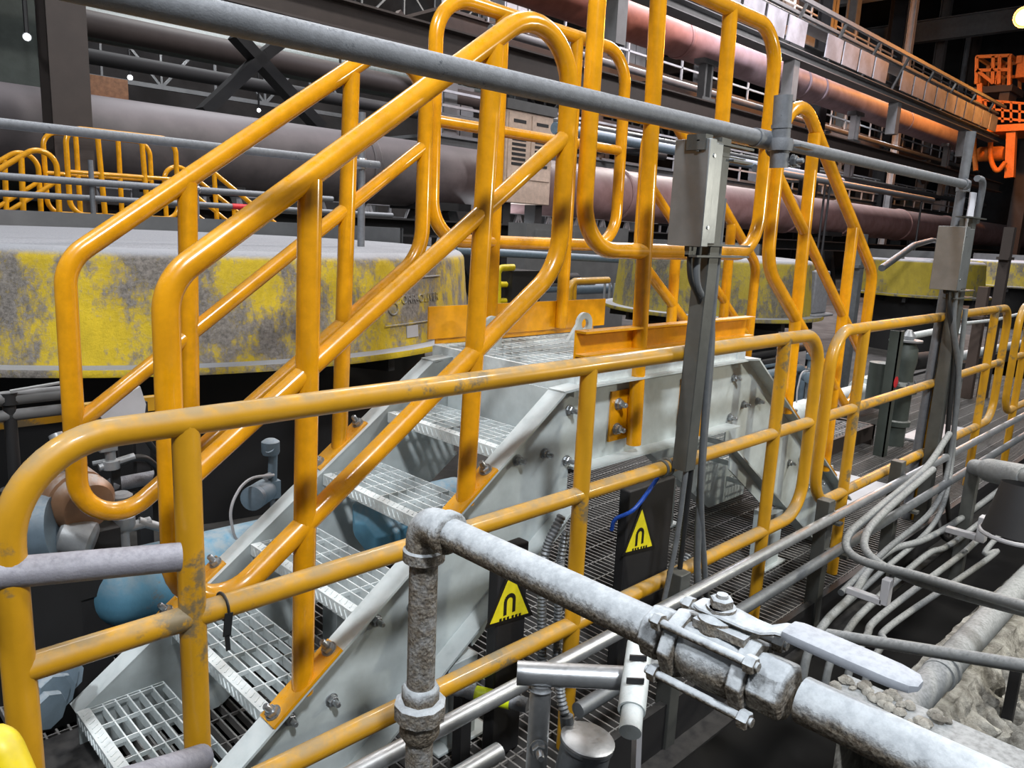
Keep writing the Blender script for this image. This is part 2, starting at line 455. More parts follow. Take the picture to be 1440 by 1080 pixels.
# ------------------------------------------------------------------ handrails of the crossover
def sloped_rail(label, y, mir, group):
    fx = (lambda x: MX-x) if mir else (lambda x: x)
    P = lambda x, z: V((fx(x), y, z))
    t = thing('stair_handrail', label, 'handrail', P(1.2, .42), group)
    loop = fillet([P(.627, 1.48), P(1.858, 2.363), P(1.850, 1.512), P(.62, .633)], [.13, .165, .20, .115], True, 12)
    part('rail_loop', MB().tube(loop, .0285, 18, True), 'yellow', t)
    part('mid_rail', MB().tube([P(.64, 1.03), P(1.853, 1.913)], .024, 16), 'yellow', t)
    for (xb, zb), (xt, zt) in (((.937, .40), (.968, 1.715)), ((1.489, .80), (1.535, 2.115))):
        part('post', MB().tube([P(xb, zb), P(xt, zt)], .0285, 18), 'yellow', t)
        zf = top_z(xb)+.007
        a, b = P(xb-.10, top_z(xb-.10)+.009), P(xb+.10, top_z(xb+.10)+.009)
        pl = part('base_plate', MB().beam(a, b, .07, .01), 'yellow', t)
        nrm = V((-.72 if not mir else .72, 0, 1)).normalized()
        for k in (-1, 1):
            bx = xb+k*.082
            part('bolt', MB().bolt(P(bx, top_z(bx)+.014), nrm, .0115), 'bolt', pl)
    return t
g1 = 'sloped handrails of the crossover stair'
YHN, YHF = 1.66, 2.36
HR = [sloped_rail('glossy yellow stair handrail sloping up along the near side of the left flight', YHN, 0, g1),
      sloped_rail('glossy yellow stair handrail sloping up along the far side of the left flight', YHF, 0, g1),
      sloped_rail('yellow stair handrail running down along the near side of the right flight', YHN, 1, g1),
      sloped_rail('yellow stair handrail running down along the far side of the right flight', YHF, 1, g1)]

def panel(label, y, near):
    P = lambda x, z: V((x, y, z))
    t = thing('platform_guardrail', label, 'guardrail', P(2.53, .85), 'platform guardrails of the crossover stair')
    xl, xr = (1.955, 3.105) if near else (1.93, 3.09)
    loop = fillet([P(xl, 1.568), P(xl, 2.465), P(xr-.01, 2.465), P(xr, 1.568)], [.16, .16, .16, .16], True, 12)
    part('rail_loop', MB().tube(loop, .028, 18, True), 'yellow', t)
    part('mid_rail', MB().tube([P(xl+.005, 2.015), P(xr-.005, 2.02)], .023, 16), 'yellow', t)
    for xb, xt, zb in ((2.327, 2.266, .85 if near else 1.18), (2.785, 2.722, .80 if near else 1.18)):
        if not near: xb, xt = xb-.06, xt
        part('post', MB().tube([P(xb, zb), P(xt, 2.46)], .0285, 18), 'yellow', t)
        if near:
            pl = part('base_plate', MB().bb((xb-.115, 1.685, .87), (xb-.005, 1.693, 1.06)), 'yellow', t)
            for z in (.915, 1.01): part('bolt', MB().bolt((xb-.075, 1.685, z), (0, -1, 0), .012), 'bolt', pl)
            part('weld_lug', MB().bb((xb-.02, 1.68, .9), (xb+.02, 1.69, 1.04)), 'yellow', t)
    return t
PG = [panel('tall yellow platform guardrail on the near edge of the stair platform', 1.655, True),
      panel('tall yellow platform guardrail on the far edge of the stair platform', 2.405, False)]

# the same crossover again, far behind the hood
D2 = (.62, 7.7, 0)
copy_tree(bridge, None, D2, 'distant pale crossover stair behind the large yellow hood')
for o, lab in zip(HR[:2], ('distant yellow stair handrail, nearer one left of the far platform', 'distant yellow stair handrail, farther one left of the far platform')):
    copy_tree(o, None, D2, lab, 'handrails of the distant crossover')
for o, lab in zip(HR[2:], ('distant yellow stair handrail, nearer one sloping down right of the far platform', 'distant yellow stair handrail, farther one sloping down right of the far platform')):
    copy_tree(o, None, D2, lab, 'handrails of the distant crossover')
for o, lab in zip(PG, ('distant yellow platform guardrail, nearer one seen over the hood rim', 'distant yellow platform guardrail, farther one seen over the hood rim')):
    copy_tree(o, None, D2, lab, 'guardrails of the distant crossover')

# ================================================================== WORN GUARDRAIL along the walkway
YG = 1.40
def guard(label, xl, xr, posts, rl, rr, broken=False):
    P = lambda x, z: V((x, YG, z))
    t = thing('walkway_guardrail', label, 'guardrail', P((xl+xr)/2, 0), 'worn yellow guardrail panels along the walkway')
    loop = fillet([P(xl, .43), P(xl, 1.245), P(xr, 1.245), P(xr, .43)], [rl, rl, rr, rr], True, 12)
    part('rail_loop', MB().tube(loop, .026, 18, True), 'worn_yellow', t)
    part('mid_rail', MB().tube([P(xl+.01, .855), P(xr-.01, .855)], .0245, 16), 'worn_yellow', t)
    for x in posts: part('post', MB().tube([P(x, 0), P(x, 1.24)], .0255, 18), 'worn_yellow', t)
    return t
guard('worn yellow walkway guardrail in the foreground, in front of the stair', .262, 3.275, (.555, 1.72, 2.94), .17, .15)
guard('worn yellow walkway guardrail right of the stair, behind the second grey post', 3.41, 6.36, (3.755, 4.95, 6.0), .16, .15)
guard('worn yellow walkway guardrail at the right edge of the picture', 6.70, 9.7, (7.0, 8.2, 9.35), .16, .15)

# ================================================================== SCAFFOLD TUBES AND STRUTS
t = thing('scaffold_tube', 'long grey scaffold tube running overhead across the whole picture', 'tube', (.3, 1.36, 1.95))
def TB(x): return V((x, 1.36, 1.948+.006*x))
part('tube', MB().tube([TB(-.6), TB(2.6)], .0265, 20), 'scaff', t)
part('tube', MB().tube([TB(2.62), TB(4.78)], .0225, 20), 'scaff', t)
part('sleeve', MB().tube([TB(2.46), TB(2.62)], .031, 20), 'scaff', t)
t = thing('scaffold_coupler', 'short vertical scaffold coupler stub on the long grey overhead tube', 'coupler', (2.66, 1.315, 1.83))
p = PY(1102, 134, 1.315); q = PY(1095, 236, 1.315)
part('stub', MB().tube([q, p], .031, 20).lathe([(.034, 0), (.034, .012)], q+(p-q)*.55, (p-q), 20), 'scaff', t)
c = q+(p-q)*.32
part('clamp', MB().lathe([(.04, 0), (.043, .02), (.04, .04)], c-V((0, 0, .02)), (0, 0, 1), 20).lathe([(.037, 0), (.037, .05)], V((2.6, 1.355, c.z)), (1, 0, 0), 16), 'scaff', t)
part('wedge', MB().beam(c+V((.03, -.045, 0)), c+V((.15, -.035, 0)), .03, .008).bolt(c+V((.04, -.03, -.05)), (0, -1, 0), .012), 'galv', t)

def ubar(p0, p1, w, d, th=.005):
    """U-channel from p0 to p1, open towards +x"""
    p0, p1 = V(p0), V(p1); b = MB()
    b.beam(p0+V((0, 0, 0)), p1, .006, w, (0, 1, 0)) if False else None
    dirv = (p1-p0).normalized()
    b.beam(p0, p1, th, d, (0, 1, 0))
    for s in (-1, 1):
        o = V((w/2, s*d/2, 0)); b.beam(p0+o, p1+o, w, th, (0, 1, 0))
    return b
# first strut with its junction box
t = thing('channel_post', 'dark grey channel post with folded bracket, clamped to the foreground guardrail', 'post', (2.21, 1.345, .86))
part('channel', ubar((2.16, 1.345, .86), (2.19, 1.345, 1.93), .055, .05), 'strut', t)
b = MB()
for z in (1.905, 1.875): b.bb((2.06, 1.315, z), (2.34, 1.325, z+.004))
b.bb((2.06, 1.295, 1.88), (2.10, 1.36, 1.925)); b.bb((2.10, 1.30, 1.905), (2.36, 1.33, 1.912)); b.bb((2.24, 1.30, 1.862), (2.36, 1.33, 1.869))
part('top_bracket', b, 'strut', t)
b = MB()
for z in (1.60, 1.565): b.bb((2.08, 1.30, z), (2.40, 1.345, z+.006))
b.bb((2.08, 1.33, 1.565), (2.13, 1.345, 1.606))
part('bottom_bracket', b, 'strut', t)
for x in (2.14, 2.17): part('clamp_strap', MB().tube([V((x, YG+.028*math.cos(k*2*PI/16), .855+.028*math.sin(k*2*PI/16))) for k in range(16)], .005, 8, True), 'strut', t)
def jbox(label, x0, y0, z0, w, d, h):
    t = thing('junction_box', label, 'junction box', (x0+w/2, y0+d/2, z0), 'grey junction boxes on the channel posts')
    part('body', MB().bb((x0, y0, z0), (x0+w, y0+d, z0+h)), 'box', t, .004)
    part('cover', MB().bb((x0-.008, y0-.002, z0-.008), (x0, y0+d+.004, z0+h+.008)).bb((x0-.008, y0+.001, z0-.008), (x0+w*.4, y0-.003, z0+h+.008)), 'box', t, .002)
    g = MB()
    for k in (.3, .7): g.lathe([(.014, 0), (.014, .02), (.009, .03)], (x0+w*k, y0+d*.5, z0), (0, 0, -1), 12)
    part('cable_gland', g, 'black', t)
    s = MB()
    for z in (.05, h-.04): s.lathe([(.006, 0), (.006, .003)], (x0+.02, y0-.003, z0+z), (0, -1, 0), 10)
    part('screws', s, 'bolt', t)
    return t
jbox('brushed grey junction box high on the first channel post, above the stair platform edge', 2.075, 1.285, 1.605, .075, .115, .30)
t = thing('channel_post', 'dark grey channel post farther right, in front of the second guardrail panel', 'post', (4.85, 1.345, 0))
part('channel', ubar((4.85, 1.345, .02), (4.85, 1.345, 1.80), .07, .06), 'strut', t)
b = MB()
for z in (1.80, 1.40, 1.36): b.bb((4.70, 1.29, z), (5.02, 1.36, z+.006))
part('brackets', b, 'strut', t)
jbox('brushed grey junction box on the farther channel post, below the white bag', 4.60, 1.27, 1.42, .16, .13, .32)
t = thing('scaffold_post', 'vertical grey scaffold post at the far end of the overhead tube, white bag beside it', 'post', (4.83, 1.36, 1.35))
pb, pt = PY(1340, 620, 1.44), PY(1366, 185, 1.40)
pb.z = 0
part('post', MB().tube([(pt.x+.03, 1.44, 0), pt], .025, 16), 'scaff', t)
part('clamp', MB().lathe([(.036, 0), (.036, .06)], (pt.x+.01, 1.40, TB(4.75).z-.03), (0, 0, 1), 16), 'scaff', t); part('clamp', MB().lathe([(.03, 0), (.03, .05)], TB(4.74), (1, 0, 0), 16), 'scaff', t)
part('stub_pipe', MB().tube(fillet([TB(4.76)+V((0, -.06, .03)), TB(4.86)+V((.03, -.06, .03)), V((4.98, 1.33, 1.78))], .09), .017, 12), 'scaff', t)
bag = MB(); c = PY(1365, 297, 1.34); n = 10
vs = []; fs = []
for i in range(7):
    for k in range(n):
        a = 2*PI*k/n; z = .10-.2*i/6; w = .045*(1-.1*math.sin(i*1.7+k)); vs.append(c+V((math.cos(a)*w, math.sin(a)*.014, z)))
for i in range(6):
    for k in range(n): fs.append((i*n+k, i*n+(k+1) % n, (i+1)*n+(k+1) % n, (i+1)*n+k))
fs += [tuple(range(n)), tuple(range(6*n, 7*n))]
single('tag_bag', 'small white plastic bag hanging on the scaffold post by the far junction box', 'bag', bag.add(vs, fs), 'sheet')

# cut grey handrail stubs in the lower left
a, b_ = PD(-60, 812, 1.22), PY(253, 783, 1.345)
t = single('handrail_stub', 'cut grey pipe stub ending at the foreground guardrail post, at left edge', 'pipe', MB().pipe(a, b_, .0262, 20, .020), 'stub', 'cut grey pipe stubs beside the left guardrail post')
a, b_ = PD(120, 1120, 1.22), PY(284, 1066, 1.345)
single('handrail_stub', 'cut grey pipe stub in the bottom left corner, over the lowest tread', 'pipe', MB().pipe(a, b_, .0262, 20, .020), 'stub', 'cut grey pipe stubs beside the left guardrail post')
a = PD(-14, 1010, .95); b_ = PD(30, 1110, .95)
single('yellow_rail_end', 'bright yellow rounded rail end in the extreme bottom left corner', 'rail', MB().tube(fillet([a+V((0, .05, -.3)), a, b_, b_+V((0, 0, -.3))], .03), .022, 16), 'bright_yellow')

# cables that run down the first channel post
def cable(name, label, pts, r, mat, group=None, rad=.1):
    return single(name, label, 'cable', MB().tube(smooth(pts), r, 10), mat, group)
gc = 'cables down the first channel post'
cable('power_cable', 'black cable running from the near junction box down behind the first channel post', [(2.10, 1.34, 1.60), (2.11, 1.335, 1.50), (2.205, 1.335, 1.36), (2.215, 1.33, 1.0), (2.20, 1.33, .5), (2.17, 1.31, .28)], .009, 'black_cable', gc)
cable('power_cable', 'thick dark cable hugging the right side of the first channel post', [(2.135, 1.335, 1.60), (2.14, 1.33, 1.48), (2.27, 1.34, 1.33), (2.285, 1.335, .9), (2.31, 1.33, .5), (2.32, 1.30, .3)], .013, 'cable', gc)
cable('power_cable', 'pale grey cable hanging straight down right of the first channel post', [(2.25, 1.33, 1.75), (2.255, 1.33, 1.3), (2.275, 1.325, .8), (2.36, 1.325, .45), (2.37, 1.30, .3)], .011, 'cable', gc)
cable('power_cable', 'grey cable bowing left below the clamp of the first channel post', [(2.18, 1.33, .86), (2.15, 1.325, .6), (2.08, 1.32, .3), (2.07, 1.30, .15)], .009, 'cable', gc)
gc = 'cables down the farther channel post'
cable('power_cable', 'black cable curling off the farther junction box and down its post', [(4.68, 1.33, 1.40), (4.70, 1.32, 1.30), (4.86, 1.30, 1.05), (4.90, 1.29, .7), (4.93, 1.27, .35), (4.97, 1.22, .05), (4.92, 1.18, -.05), (4.80, 1.2, .0), (4.84, 1.25, .1)], .014, 'black_cable', gc)
cable('power_cable', 'grey cable from the farther junction box curving toward the cable bundle', [(4.73, 1.31, 1.40), (4.76, 1.30, 1.2), (4.90, 1.27, .9), (4.90, 1.25, .4), (4.55, 1.2, .22), (3.9, 1.2, .16), (3.30, 1.18, .12)], .015, 'cable', gc)
cable('power_cable', 'pale cable beside the farther channel post that bends left at its foot', [(4.93, 1.30, 1.30), (4.95, 1.28, .8), (4.92, 1.24, .36), (4.5, 1.17, .16), (3.7, 1.16, .10), (3.1, 1.16, .05)], .014, 'conduit', gc)

a, b_ = PY(322, 862, 1.372), PY(317, 916, 1.372)
t = thing('hanging_strap', 'dark torn strap end hanging from the guardrail mid rail over the second lowest tread', 'strap', b_)
part('strip', MB().beam(a, a.lerp(b_, .6), .016, .003, (0, 1, 0)).beam(a.lerp(b_, .58), b_+V((.006, 0, 0)), .009, .003, (0, 1, 0)), 'black_cable', t)
part('loop', MB().tube([V((a.x, YG+.028*math.cos(k*2*PI/16), .855+.028*math.sin(k*2*PI/16))) for k in range(16)], .003, 6, True), 'black_cable', t)
# ================================================================== HOODS (large round covers)
ZB, ZT = .905, 1.455
def hood(label, cx, cy, TR, mat, letters, group):
    t = thing('tank_hood', label, 'tank hood', (cx, cy, 0), group)
    rw, rt_ = TR-.10, TR-.17
    prof = [(rw, ZB)]
    for k in range(1, 9): prof.append((rw+(rt_-rw)*k/8*.6, ZB+(ZT-.07-ZB)*k/8))
    for k in range(1, 7):
        a = PI/2*k/6; prof.append((prof[8][0]-.075*(1-math.cos(a)), ZT-.07+.07*math.sin(a)))
    part('side_wall', MB().lathe(prof, (cx, cy, 0), n=160, cap=False), mat, t)
    re = prof[-1][0]
    part('top_deck', MB().lathe([(re+.002, ZT-.004), (re-.25, ZT+.012), (.5, ZT+.02), (.05, ZT+.02)], (cx, cy, 0), n=96), 'tubtop', t)
    cb = MB(); n = 60; rc = re-.12; vs = []
    for k in range(n+1):                     # low curb along the far half of the deck
        a = -.12+(PI*.98+.24)*k/n
        for rr, zz in ((rc, ZT), (rc, ZT+.14), (rc-.03, ZT+.14), (rc-.03, ZT)): vs.append((cx+rr*math.cos(a), cy+rr*math.sin(a), zz))
    cb.add(vs, [(4*k+q, 4*k+(q+1) % 4, 4*k+4+(q+1) % 4, 4*k+4+q) for k in range(n) for q in range(4)])
    part('rear_curb', cb, 'greysteel', t)
    part('flange', MB().lathe([(rw-.05, ZB-.035), (TR, ZB-.035), (TR+.004, ZB-.02), (TR, ZB), (rw-.05, ZB+.006)], (cx, cy, 0), n=160, cap=False), mat, t)
    part('support_drum', MB().lathe([(TR-.42, -.05), (TR-.42, ZB-.03)], (cx, cy, 0), n=48), 'black', t)
    for k in range(12):
        a = 2*PI*k/12+.2
        part('support_bracket', MB().beam((cx+(TR-.43)*math.cos(a), cy+(TR-.43)*math.sin(a), ZB-.10), (cx+(TR-.08)*math.cos(a), cy+(TR-.08)*math.sin(a), ZB-.08), .05, .09), 'dark', t)
    if letters:
        def wall(ang, z, off):               # point on the wall at an angle, height
            k = min(1, (z-ZB)/(ZT-.07-ZB)); r = rw+(rt_-rw)*k*.6+off
            return V((cx+r*math.cos(ang), cy+r*math.sin(ang), z))
        cu = bpy.data.curves.new('lettering', 'FONT'); cu.body = 'DORR-OLIVER'; cu.size = .1; cu.extrude = .005; cu.align_x = 'CENTER'; cu.space_character = 1.12
        o = bpy.data.objects.new('lettering_tmp', cu); COL.objects.link(o); bpy.context.view_layer.update()
        me = bpy.data.meshes.new_from_object(o.evaluated_get(bpy.context.evaluated_depsgraph_get()))
        bpy.data.objects.remove(o)
        def ang_of(px, py):
            lo = None
            for k in range(900):             # first wall angle whose direction matches the pixel
                a = -PI+PI*k/900; p = wall(a, 1.15, 0)
                r = ray(px, py); dd = abs(math.atan2(r.y, r.x)-math.atan2(p.y, p.x))
                if p.to_2d().length < V((cx, cy)).length and (lo is None or dd < lo[0]): lo = (dd, a)
            return lo[1]
        aL, aR, a0 = ang_of(557, 426), ang_of(616, 417), ang_of(588, 420)
        zc = wall(a0, 1.2, 0).z-.02; zc = PY(588, 425, wall(a0, 1.2, 0).y).z
        xs = [v.co.x for v in me.vertices]; x0_, x1_ = min(xs), max(xs)
        b = MB()
        b.add([wall(aL+(v.co.x-x0_)/(x1_-x0_)*(aR-aL), zc+v.co.y*.72, .003+v.co.z) for v in me.vertices], [tuple(q.vertices) for q in me.polygons])
        part('raised_lettering', b, mat, t, label='raised cast lettering')
        def za(px, py): return PY(px, py, wall(ang_of(px, py), 1.2, 0).y).z
        fr = MB()
        for pa, pb in (((588, 390), (620, 388)), ((540, 458), (608, 450))):
            aa, ab = ang_of(*pa), ang_of(*pb); zz = (za(*pa)+za(*pb))/2
            fr.tube([wall(aa+(ab-aa)*k/12, zz, .004) for k in range(13)], .006, 8)
        ac = ang_of(553, 434); zz = za(553, 434)
        fr.tube([wall(ac+.018*math.cos(k*2*PI/20), zz+.035*math.sin(k*2*PI/20), .004) for k in range(20)], .006, 8, True)
        part('raised_frame', fr, mat, t)
        pl = MB(); aa, ab = ang_of(569, 466), ang_of(584, 464); z0_, z1_ = za(577, 473), za(577, 457)
        q = [wall(aa, z0_, .010), wall(ab, z0_, .010), wall(ab, z1_, .010), wall(aa, z1_, .010)]
        q2 = [wall(aa, z0_, .001), wall(ab, z0_, .001), wall(ab, z1_, .001), wall(aa, z1_, .001)]
        part('rating_plate', pl.add(q+q2, [(0,1,2,3), (7,6,5,4), (0,4,5,1), (1,5,6,2), (2,6,7,3), (3,7,4,0)]), 'palesteel', t)
    return t
gh = 'round yellow hoods in a row'
hood('large round hood with flaking yellow paint and a dusty top, behind the left flight', 2.20, 5.88, 2.36, 'tub', True, gh)
h2 = hood('round yellow hood with dusty grey right side, behind the stair platform', 7.42, 4.42, 1.15, 'tub_old', False, gh)
copy_tree(h2, None, (6.75, .15, 0), 'round dull yellow hood behind the farther junction box', gh)
copy_tree(h2, None, (13.6, .3, 0), 'farthest round dull yellow hood, at right edge of the picture', gh)
q = PY(1142, 420, 3.42)
b = MB().bb((q.x-.05, 3.38, .93), (q.x+.28, 3.7, 1.36)).bb((q.x-.08, 3.33, .90), (q.x+.36, 3.72, .93))
single('outlet_box', 'dusty grey outlet box on the right side of the second hood', 'box', b, 'tubtop', None, .03)
t = thing('hose', 'thin grey pipe curving over the top of the third hood', 'pipe', (13.3, 3.4, 1.46))
part('hose_pipe', MB().tube(fillet([PY(1240, 377, 3.4), PY(1285, 345, 3.6), PY(1310, 338, 4.2), PY(1330, 340, 4.8)], .4), .04, 10), 'galv', t)

# ================================================================== SCAFFOLD HANDRAIL BEHIND THE STAIR (left)
gs = 'grey scaffold handrails around the large hood'
def Zat(px, py, y): return PY(px, py, y).z
z1, z2, z3 = Zat(200, 196, 4.4), Zat(120, 256, 8.4), Zat(200, 283, 8.55)
xe = PY(511, 200, 4.4).x
single('scaffold_rail', 'topmost grey scaffold rail passing over the large hood behind the left stair handrails', 'tube', MB().tube([(-1.2, 4.37, z1), (xe+.1, 4.37, z1)], .024, 16), 'scaff', gs)
single('scaffold_rail', 'middle grey scaffold rail just behind the large hood, in front of the distant platform rails', 'tube', MB().tube([(-1.5, 8.4, z2), (5.2, 8.4, z2)], .034, 16), 'scaff', gs)
t = thing('scaffold_rail', 'lowest grey scaffold rail with a red band, behind the rim of the large hood', 'tube', (2.5, 8.55, z3), gs)
part('tube', MB().tube([(-1.5, 8.55, z3), (6.2, 8.55, z3)], .030, 16), 'scaff', t)
q = PY(335, 272, 8.55); part('red_band', MB().tube([(q.x-.08, 8.55, z3), (q.x+.10, 8.55, z3)], .032, 16), 'red', t)
for px, py0, y, r, zb, lab in ((127, 225, 8.45, .024, -.05, 'short grey scaffold upright left of the first far handrail post, behind the hood'), (273, 258, 8.35, .045, -.05, 'pale scaffold upright with a bulky clamp just right of the first far handrail post'), (509, 158, 4.42, .024, ZT, 'pale scaffold upright standing on the hood top, right of the second far handrail post'), (-150, 160, 4.42, .024, -.05, None)):
    p = PY(px, py0, y)
    t = thing('scaffold_upright', lab or 'grey scaffold upright left of the picture carrying the topmost scaffold rail', 'post', (p.x, y, zb), 'scaffold uprights by the large hood')
    part('post', MB().tube([(p.x, y, zb), p], r, 14), 'scaff', t)
    z = z1 if y < 5 else z2
    part('clamp', MB().lathe([(r*1.25, 0), (r*1.5, .02), (r*1.5, .05), (r*1.25, .07)], (p.x, y, z-.035), n=12), 'bright_galv', t)
    part('clamp_bolt', MB().bolt((p.x+.02, y-r*1.4, z), (0, -1, 0), .012), 'bolt', t)

# ================================================================== MACHINERY LEFT, UNDER THE HOOD
t = thing('process_pipe', 'dusty blue process pipe with domed end passing under the crossover stair', 'pipe', (1.2, 2.70, .2))
ax0, ax1 = V((.70, 2.66, .36)), V((2.3, 2.62, .34)); R_ = .125
prof = [(.0, -.0)]+[(R_*math.sin(a), .10*(1-math.cos(a))) for a in [PI/2*k/8 for k in range(1, 9)]]+[(R_, 1.6)]
part('pipe_barrel', MB().lathe([(max(r, .003), z) for r, z in prof], ax0, ax1-ax0, 32), 'blue', t)
part('flange_joint', MB().lathe([(.185, 0), (.185, .03), (.19, .03), (.19, .06)], ax0+(ax1-ax0)*.56, ax1-ax0, 28), 'blue', t)
for x in (.95, 1.9): part('saddle', MB().bb((x-.04, 2.56, 0), (x+.04, 2.76, .26)), 'dark', t)
t = thing('flanged_elbow', 'blue hexagon-shaped pipe flange showing between two treads of the left flight', 'pipe fitting', (1.58, 2.05, .3))
c = PY(540, 738, 2.12)
part('flange', MB().lathe([(.06, -.09), (.125, -.05), (.13, .05), (.07, .10)], c, (1, .12, .25), 6), 'blue', t, .006)
part('pipe_barrel', MB().tube(fillet([c+V((.04, 0, 0)), c+V((.32, .05, -.02)), c+V((.36, .08, -.6))], .1), .06, 16), 'blue', t)
t = thing('pump_motor', 'bronze coloured motor with a grey dusty top, left of the stair', 'motor', (.72, 2.72, 0))
mc = PY(100, 694, 2.66); dx = (PY(128, 714, 2.60)-PY(82, 678, 2.80)).normalized()
part('casing', MB().lathe([(.07, -.14), (.095, -.12), (.095, .04), (.087, .046), (.087, .055), (.095, .06), (.095, .09), (.078, .112), (.022, .122)], mc, dx, 28), 'copper', t)
part('end_boss', MB().lathe([(.02, .122), (.02, .138)], mc, dx, 6), 'silver', t)
part('terminal_box', MB().box(mc+V((-.01, -.0, .11)), (.11, .07, .03)).box(mc+V((-.03, -.0, .13)), (.06, .05, .02)), 'black', t, .004)
part('mounting_foot', MB().bb((mc.x-.12, mc.y-.07, .38), (mc.x+.12, mc.y+.07, .6)).bb((mc.x-.08, mc.y-.06, 0), (mc.x+.08, mc.y+.06, .4)), 'black', t)
part('cable_gland', MB().tube([mc+V((.0, 0, .10)), mc+V((-.02, .05, .19))], .022, 12), 'silver', t)
t = thing('pump_casing', 'grey round pump casing with bolted bracket, below and left of the bronze motor', 'pump', (.56, 2.6, 0))
c = PY(50, 745, 2.62)
part('volute', MB().lathe([(.05, -.07), (.10, -.06), (.11, 0), (.10, .06), (.05, .07)], c, (.8, -.5, .1), 26), 'bluegrey', t)
part('coupling', MB().lathe([(.05, 0), (.06, .01), (.06, .09), (.045, .1)], c+V((.06, -.03, -.02)), (.8, -.5, -.3), 20), 'silver', t)
part('bracket', MB().box(c+V((.11, .02, .08)), (.05, .05, .12)).box(c+V((.12, .0, -.02)), (.07, .06, .03)), 'silver', t, .004)
part('pedestal', MB().bb((c.x-.09, c.y-.09, 0), (c.x+.09, c.y+.09, c.z-.06)), 'black', t)
t = thing('fan_guard', 'pale triangular guard plate standing behind the far handrail, under the hood edge', 'guard', (.95, 2.98, .75))
q = [PY(135, 578, 2.95), PY(196, 543, 2.95), PY(204, 568, 2.95), PY(200, 600, 2.95), PY(150, 600, 2.95)]
part('plate', MB().prism([(p.x, p.z) for p in q], lambda a, b: V((a, 2.94, b)), lambda a, b: V((a, 2.98, b))), 'palesteel', t)
part('stand', MB().bb((q[2].x-.03, 2.98, 0), (q[2].x+.02, 3.02, q[2].z)), 'dark', t)
t = thing('guard_plate', 'pale grey sloped plate left of the bronze motor', 'plate', (.5, 2.9, .5))
q = [PY(28, 722, 2.86), PY(48, 640, 2.86), PY(75, 655, 2.86), PY(62, 700, 2.86), PY(40, 726, 2.86)]
part('plate', MB().prism([(p.x, p.z) for p in q], lambda a, b: V((a, 2.85, b)), lambda a, b: V((a, 2.87, b))), 'palesteel', t)
part('stand', MB().bb((q[0].x+.02, 2.87, 0), (q[0].x+.06, 2.90, q[0].z+.1)), 'dark', t)
def transmitter(label, px, py, y, mirror=1):
    c = PY(px, py, y); t = thing('pressure_transmitter', label, 'instrument', (c.x, c.y, c.z-.15), 'pressure transmitters around the stair')
    part('housing', MB().lathe([(.035, -.05), (.045, -.045), (.045, .03), (.04, .04), (.046, .045), (.046, .07), (.03, .075)], c, (-.75, -.6, .05), 22), 'bluegrey', t)
    part('manifold', MB().box(c+V((.06, .02, 0)), (.05, .04, .07)).tube([c+V((.06, .02, .03)), c+V((.065, .02, .14)), c+V((.04, .0, .17))], .018, 12).lathe([(.03, 0), (.034, .01), (.034, .05), (.02, .06)], c+V((.055, .02, .14)), (0, 0, 1), 14), 'bluegrey', t)
    part('impulse_line', MB().tube([c+V((.06, .02, -.03)), c+V((.06, .02, -c.z))], .010, 10), 'galv', t)
    part('stem', MB().tube([c+V((.06, .02, .06)), c+V((.02, .0, .06))], .012, 8), 'silver', t)
    return t, c
tt, c = transmitter('blue grey pressure transmitter with a loop of pale cable, left of the left flight', 366, 694, 2.62)
part('cable_loop', MB().tube(fillet([PY(385, 668, 2.6), PY(345, 672, 2.58), PY(322, 715, 2.56), PY(330, 760, 2.58), PY(350, 765, 2.62), PY(372, 740, 2.66)], .1), .0055, 8), 'palesteel', tt)
t = thing('solenoid_valve', 'small grey solenoid valve with black hoses, seen through the far handrail loop', 'valve', (1.0, 2.9, .4))
c = PY(150, 625, 2.85)
part('coil', MB().box(c, (.06, .05, .045)), 'silver', t, .004)
part('body', MB().lathe([(.03, 0), (.03, .03), (.018, .035), (.018, .07)], c+V((.01, 0, -.09)), (0, 0, 1), 14).tube([c+V((-.03, 0, -.08)), c+V((.09, 0, -.06))], .014, 10), 'silver', t)
part('hose', MB().tube(fillet([c+V((.02, 0, -.08)), PY(200, 640, 2.85), PY(224, 660, 2.88), PY(215, 690, 2.92), PY(170, 700, 2.95)], .07), .013, 10).tube(fillet([c+V((.04, 0, .01)), PY(205, 616, 2.85), PY(222, 640, 2.9)], .06), .011, 10), 'black_cable', t)
part('hose', MB().tube([c+V((.0, 0, -.06)), PY(130, 652, 2.86)], .009, 8), 'cable', t)
part('bracket', MB().bb((c.x+.02, c.y+.03, 0), (c.x+.05, c.y+.05, c.z)), 'dark', t)
t = thing('isolating_valve', 'small brass coloured dusty valve cluster under the far handrail loop', 'valve', (.95, 2.7, .3))
c = PY(172, 722, 2.68)
part('body', MB().lathe([(.035, -.05), (.04, -.04), (.04, -.01), (.03, 0), (.03, .04)], c, (0, 0, 1), 16).tube([c+V((-.07, 0, -.06)), c+V((.09, 0, -.05))], .018, 10), 'silver', t)
part('cap', MB().lathe([(.036, 0), (.036, .03), (.024, .04)], c+V((0, 0, .035)), (0, 0, 1), 14), 'greysteel', t)
part('tail_pipe', MB().tube([c+V((.05, 0, -.04)), c+V((.2, -.02, -.12))], .016, 10).tube([c+V((0, 0, -.05)), c+V((0, 0, -c.z))], .02, 10), 'silver', t)
c0 = PY(160, 683, 2.9)
single('pale_pipe', 'short pale dusty pipe lying inside the far handrail loop', 'pipe', MB().tube([PY(155, 683, 2.9), PY(232, 668, 2.95)], .026, 14), 'tubtop')
t = thing('walkway_beam', 'old yellow toe beam under the hood at the left edge', 'beam', (.6, 3.2, .6))
